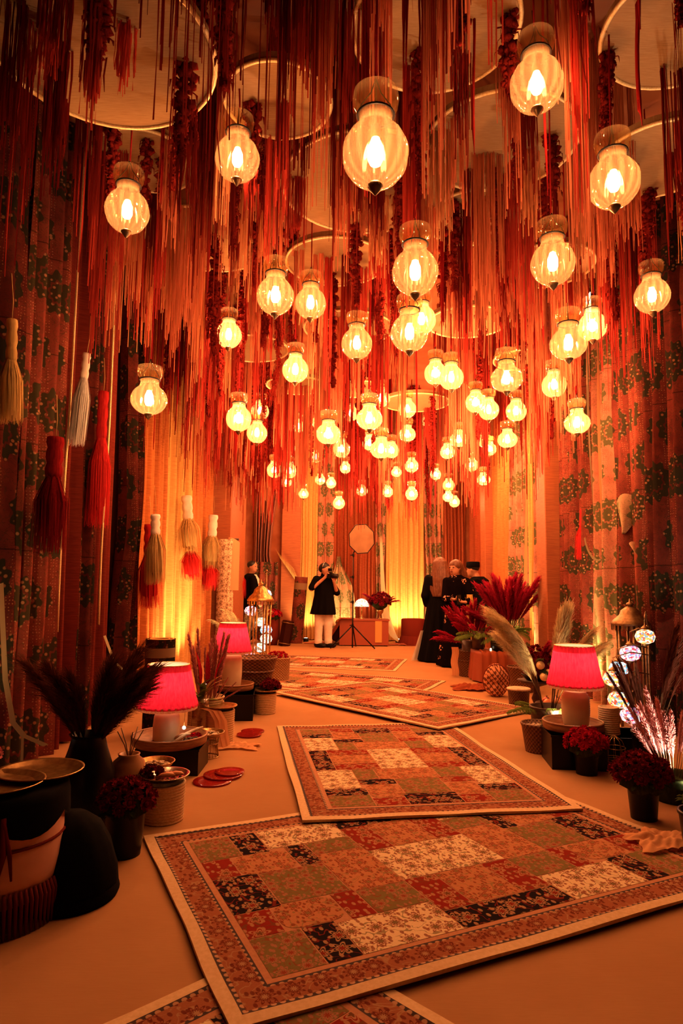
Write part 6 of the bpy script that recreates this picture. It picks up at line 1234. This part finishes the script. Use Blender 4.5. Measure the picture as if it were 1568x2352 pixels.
for x, y in ((-.10, 0), (.10, .02)): S = SDF((x - .2, y - .25, -.02), (x + .25, y + .2, .14)); S.ell((x + .045, y - .05, .045), (.135, .066, .046), .02, -.5); S.ell((x - .02, y, .06), (.06, .055, .055), .03); link('shoe', S.mesh('shoe', MT['black']), t)
S = SDF((-.16, -.2, 1.48), (.2, .14, 1.76)); S.ell((.005, -.02, 1.615), (.108, .108, .095), .02); S.ell((-.035, .0, 1.58), (.085, .09, .08), .03); link('hair', S.mesh('hair', MT['blackhair']), t)
m = MB(); m.tube([(hc[0] + .112 * sin(a) * .5 + .003, hc[1] + .11 * sin(a) * .85, hc[2] + .03 + .112 * cos(a)) for a in np.linspace(-1.5, 1.5, 12)], .008, 6); m.build('headband', MT['chrome'], t); face(t, hc, fx)
t = thing('camera', 'black camera with a long lens held up by the photographer', 'camera', (pg.x + .13, pg.y - .17, 1.44), -.6); m = MB(); m.box((0, 0, 0), (.08, .14, .10)); m.box((0, 0, .06), (.06, .06, .035), 0, 0, .7); m.build('camera_body', MT['black'], t, None, False)
m = MB(); m.tube([(.03, 0, -.005), (.09, 0, -.005), (.10, 0, -.005), (.17, 0, -.005)], [.038, .04, .046, .048], 16); m.build('lens', MT['iron'], t); m = MB(); m.box((-.01, 0, .12), (.05, .07, .06)); m.build('flash', MT['black'], t, None, False)
# ---- two women and a man at the right
wg = gnd(1014, 1521); wg = Vector((wg.x - .02, wg.y + .12, 0)); t = thing('person', 'person seen from behind with long loose brown hair and black dress', 'person', (wg.x, wg.y, 0)); fx = np.array((.55, .83))
S = SDF((-.40, -.40, -.02), (.46, .42, 1.84)); S.loft((.8, .95, 1.1, 1.28, 1.42, 1.47), (0,) * 6, (0,) * 6, (.17, .16, .13, .155, .15, .08), (.13, .12, .10, .12, .11, .07), .04, -.5); S.cap((0, 0, 1.42), (.02, .02, 1.56), .055, .05, .03); head(S, (.03, .03, 1.62), fx, .10)
arm(S, (-.17, .05, 1.38), (-.23, .02, 1.10), (-.17, .18, .95), (.048, .038, .025)); arm(S, (.16, -.08, 1.38), (.21, -.02, 1.12), (.24, .20, 1.08), (.048, .038, .025)); hand(S, (-.17, .18, .95), (.3, .8, .1), (0, 0, 1), .6); hand(S, (.24, .20, 1.08), (.5, .8, .1), (0, 0, 1), .6)
for x in (-.08, .08): S.cap((x, 0, .85), (x, 0, .45), .085, .055, .03); S.cap((x, 0, .45), (x, -.01, .09), .055, .038, .02); S.ell((x + .03, .05, .04), (.045, .11, .04), .02, -.5)
link('body', S.mesh('body', MT['skin']), t)
S = SDF((-.5, -.5, 0), (.5, .5, 1.6)); S.loft((.015, .3, .65, .95, 1.08, 1.28, 1.42, 1.48), (-.05, -.03, -.01, 0, 0, 0, 0, 0), (0,) * 8, (.33, .28, .235, .20, .165, .185, .19, .09), (.30, .25, .21, .165, .14, .15, .14, .08), .03, -.4, 11, .022); S.cap((-.17, .05, 1.38), (-.235, .02, 1.10), .08, .07, .03); S.cap((-.235, .02, 1.10), (-.18, .16, .97), .07, .075, .02); S.cap((.16, -.08, 1.38), (.215, -.02, 1.12), .075, .065, .03); S.cap((.215, -.02, 1.12), (.24, .18, 1.08), .06, .06, .02); link('dress', S.mesh('dress', MT['blackcloth']), t)
S = SDF((-.3, -.35, .95), (.35, .25, 1.82)); S.ell((.02, .015, 1.65), (.118, .12, .115), .03); S.loft((1.08, 1.2, 1.4, 1.6, 1.68), (-.01, 0, .01, .015, .015), (-.13, -.12, -.09, -.03, -.01), (.10, .16, .17, .135, .11), (.05, .065, .08, .10, .09), .04, -.45, 15, .012); link('hair', S.mesh('hair', MT['hair']), t); face(t, (.03, .03, 1.62), fx)
m = MB(); R = [[(-.27 + .10 * s - .12 * f + .08 * f * s, .02 + .05 * sin(3 * s), .50 * (1 - f) + .012) for s in np.linspace(-.5, .5, 10)] for f in np.linspace(0, 1, 10)]; m.grid(R); m.build('trailing_shawl', MT['white_cotton'], t)
T = NT('floral_black_silk'); v = T.coord('Object'); vo = T.vor(v, 6.0, .9); vf = T.vor(v, 30, 1.0); d1 = T.m('SUBTRACT', 1.0, T.step(vo.outputs['Distance'], .30, .36)); d2 = T.m('SUBTRACT', 1.0, T.step(vf.outputs['Distance'], .34, .44)); MT['floral'] = T.done(T.diff(T.mix(T.m('MULTIPLY', d1, d2), (.005, .003, .004), (.60, .27, .18))))
wf = gnd(1046, 1530); wf = Vector((wf.x + .03, wf.y + .0, 0)); t = thing('person', 'person in a black floral gown holding a phone, yellow shawl over one arm', 'person', wf); fx = np.array((-.75, -.65))
S = SDF((-.40, -.42, -.02), (.42, .40, 1.78)); S.loft((.8, .95, 1.1, 1.26, 1.38, 1.43), (0,) * 6, (0,) * 6, (.17, .16, .125, .15, .145, .08), (.13, .12, .10, .12, .11, .07), .04, .6); S.cap((0, 0, 1.38), (-.015, -.015, 1.50), .052, .048, .03); head(S, (-.03, -.03, 1.56), fx, .098)
arm(S, (.14, -.06, 1.34), (.22, -.14, 1.06), (.08, -.30, 1.02), (.048, .038, .025)); arm(S, (-.15, .08, 1.34), (-.2, -.05, 1.06), (-.12, -.24, 1.06), (.048, .038, .025)); hand(S, (.08, -.30, 1.02), (-.9, -.25, .05), (0, -.2, 1), .9); hand(S, (-.12, -.24, 1.06), (.5, -.7, .05), (0, 0, 1), .9)
for x in (-.08, .08): S.cap((x, 0, .85), (x, 0, .45), .085, .055, .03); S.cap((x, 0, .45), (x, 0, .09), .055, .038, .02); S.ell((x - .03, -.05, .04), (.045, .11, .04), .02, -.8)
link('body', S.mesh('body', MT['skin']), t)
S = SDF((-.5, -.5, 0), (.5, .5, 1.6)); S.loft((.015, .3, .65, .95, 1.06, 1.26, 1.38, 1.45), (.0,) * 8, (0,) * 8, (.34, .28, .22, .19, .155, .18, .18, .085), (.30, .25, .2, .16, .135, .15, .135, .075), .03, .5, 11, .02); S.cap((.14, -.06, 1.34), (.22, -.14, 1.06), .07, .06, .03); S.cap((.22, -.14, 1.06), (.12, -.27, 1.03), .055, .05, .02); S.cap((-.15, .08, 1.34), (-.2, -.05, 1.06), .07, .06, .03); S.cap((-.2, -.05, 1.06), (-.14, -.2, 1.06), .055, .05, .02); link('gown', S.mesh('gown', MT['floral']), t)
S = SDF((-.3, -.3, 1.0), (.3, .3, 1.76)); S.ell((-.015, -.015, 1.60), (.112, .112, .10), .03); S.loft((1.15, 1.3, 1.5, 1.6), (.10, .10, .05, .0), (.10, .09, .06, .02), (.10, .13, .13, .11), (.05, .06, .09, .1), .04, -.8, 13, .01); link('hair', S.mesh('hair', MT['hair']), t); face(t, (-.03, -.03, 1.56), fx)
m = MB(); R = []
for f in np.linspace(0, 1, 22):
    w = .05 + .13 * f; R.append([(.17 + .10 * f + w * s, -.24 + .10 * f + .02 * sin(9 * s) - .05 * cos(s * 3), 1.12 - .98 * f + (.02 if f < .06 else 0)) for s in np.linspace(-1, 1, 16)])
m.grid(R); m.build('yellow_shawl', MT['yellow_silk'], t)
t = thing('phone', 'dark phone in the hand of the person in the floral gown', 'phone', wf + Vector((-.03, -.34, 1.06)), .5); m = MB(); m.box((0, 0, 0), (.075, .012, .15)); m.build('phone_body', MT['black'], t, None, False); m = MB(); m.box((0, -.007, 0), (.066, .002, .135)); m.build('screen', MT['iron'], t, None, False)
wm = at(1100, 1500, 11.6); wm = Vector((wm.x, 11.6, 0)); t = thing('person', 'person in black shirt and trousers with a dark cap behind the draped table', 'person', wm); fx = np.array((-.85, .5))
S = SDF((-.40, -.40, -.02), (.42, .40, 1.78)); S.loft((.8, .98, 1.14, 1.32, 1.42), (-.02, 0, 0, 0, 0), (0,) * 5, (.16, .16, .17, .185, .10), (.12, .12, .13, .13, .09), .04, -.9); S.cap((0, 0, 1.38), (-.06, .02, 1.50), .062, .056, .03); head(S, (-.09, .03, 1.555), fx)
arm(S, (-.08, -.17, 1.34), (-.16, -.20, 1.06), (-.33, -.10, .98)); arm(S, (.04, .18, 1.34), (-.08, .22, 1.06), (-.30, .12, .98)); hand(S, (-.33, -.10, .98), (-.95, .2, .1), (0, .3, 1), .8); hand(S, (-.30, .12, .98), (-.95, -.1, .1), (0, -.3, 1), .8)
for y in (-.09, .09): S.cap((0, y, .85), (0, y, .46), .09, .06, .03); S.cap((0, y, .46), (.01, y, .09), .058, .042, .02); S.ell((-.05, y, .045), (.13, .05, .042), .02)
link('body', S.mesh('body', MT['skin']), t)
S = SDF((-.42, -.42, .7), (.42, .42, 1.55)); S.loft((.80, .95, 1.12, 1.30, 1.38, 1.44), (0,) * 6, (0,) * 6, (.19, .19, .20, .215, .20, .10), (.15, .145, .155, .16, .14, .09), .03, -.9, 7, .008); S.cap((-.08, -.17, 1.34), (-.16, -.20, 1.06), .075, .062, .03); S.cap((-.16, -.2, 1.06), (-.26, -.14, 1.01), .06, .05, .02); S.cap((.04, .18, 1.34), (-.08, .22, 1.06), .075, .062, .03); S.cap((-.08, .22, 1.06), (-.24, .15, 1.0), .06, .05, .02); link('shirt', S.mesh('shirt', MT['blackcloth']), t)
S = SDF((-.3, -.3, .05), (.3, .3, .95))
for y in (-.09, .09): S.cap((0, y, .86), (0, y, .46), .11, .085, .03); S.cap((0, y, .46), (.01, y, .10), .085, .07, .02)
link('trousers', S.mesh('trousers', MT['blackcloth']), t); face(t, (-.09, .03, 1.555), fx)
for y in (-.09, .09): S = SDF((-.25, y - .15, -.02), (.2, y + .15, .14)); S.ell((-.05, y, .045), (.14, .06, .046), .02); link('shoe', S.mesh('shoe', MT['black']), t)
S = SDF((-.3, -.2, 1.5), (.12, .25, 1.76)); S.ell((-.08, .03, 1.60), (.11, .11, .09), .02); link('hair', S.mesh('hair', MT['blackhair']), t); m = MB(); m.lathe([(.116, .0), (.12, .02), (.118, .09), (.105, .10), (.001, .105)], 22, (-.085, .03, 1.60)); m.build('cap', MT['blackcloth'], t)
# ---- waiter half hidden behind the curtain edge at the far left
wt = at(577, 1400, 14.1); wt = Vector((wt.x - .03, 14.15, 0)); t = thing('person', 'person in a black suit and white shirt half hidden at the far left curtain', 'person', wt); fx = np.array((.9, -.4))
S = SDF((-.36, -.36, -.02), (.38, .36, 1.82)); S.loft((.8, .98, 1.14, 1.34, 1.45), (0,) * 5, (0,) * 5, (.16, .16, .17, .185, .10), (.12, .12, .13, .13, .09), .04, .9); S.cap((0, 0, 1.40), (.02, -.01, 1.56), .06, .055, .03); head(S, (.03, -.01, 1.62), fx)
arm(S, (.06, -.18, 1.38), (.09, -.21, 1.1), (.17, -.16, .90)); arm(S, (-.06, .18, 1.38), (.02, .22, 1.1), (.14, .16, .9)); hand(S, (.17, -.16, .9), (.5, .1, -.8), (0, 1, 0), .5); hand(S, (.14, .16, .9), (.5, -.1, -.8), (0, -1, 0), .5)
for y in (-.09, .09): S.cap((0, y, .86), (0, y, .46), .09, .06, .03); S.cap((0, y, .46), (0, y, .09), .058, .042, .02); S.ell((.05, y, .045), (.13, .05, .042), .02)
link('body', S.mesh('body', MT['skin']), t)
S = SDF((-.4, -.4, .05), (.4, .4, 1.58)); S.loft((.72, .95, 1.12, 1.32, 1.42, 1.48), (0,) * 6, (0,) * 6, (.19, .18, .19, .21, .19, .09), (.16, .15, .15, .155, .14, .085), .03, .9); S.cap((.06, -.18, 1.38), (.09, -.21, 1.1), .075, .06, .03); S.cap((.09, -.21, 1.1), (.16, -.17, .93), .06, .05, .02); S.cap((-.06, .18, 1.38), (.02, .22, 1.1), .075, .06, .03); S.cap((.02, .22, 1.1), (.13, .17, .93), .06, .05, .02)
for y in (-.09, .09): S.cap((0, y, .86), (0, y, .46), .11, .085, .03); S.cap((0, y, .46), (0, y, .10), .085, .07, .02)
link('suit', S.mesh('suit', MT['blackcloth']), t); m = MB(); m.strip([(.10, -.10, 1.46), (.165, -.09, 1.36), (.185, -.09, 1.2)], [(.02, .035, .0), (.02, .04, 0), (.004, .006, 0)]); m.build('shirt_front', MT['white_cotton'], t); face(t, (.03, -.01, 1.62), fx)
S = SDF((-.15, -.2, 1.5), (.2, .18, 1.8)); S.ell((.01, -.005, 1.665), (.106, .106, .09), .02); link('hair', S.mesh('hair', MT['blackhair']), t)
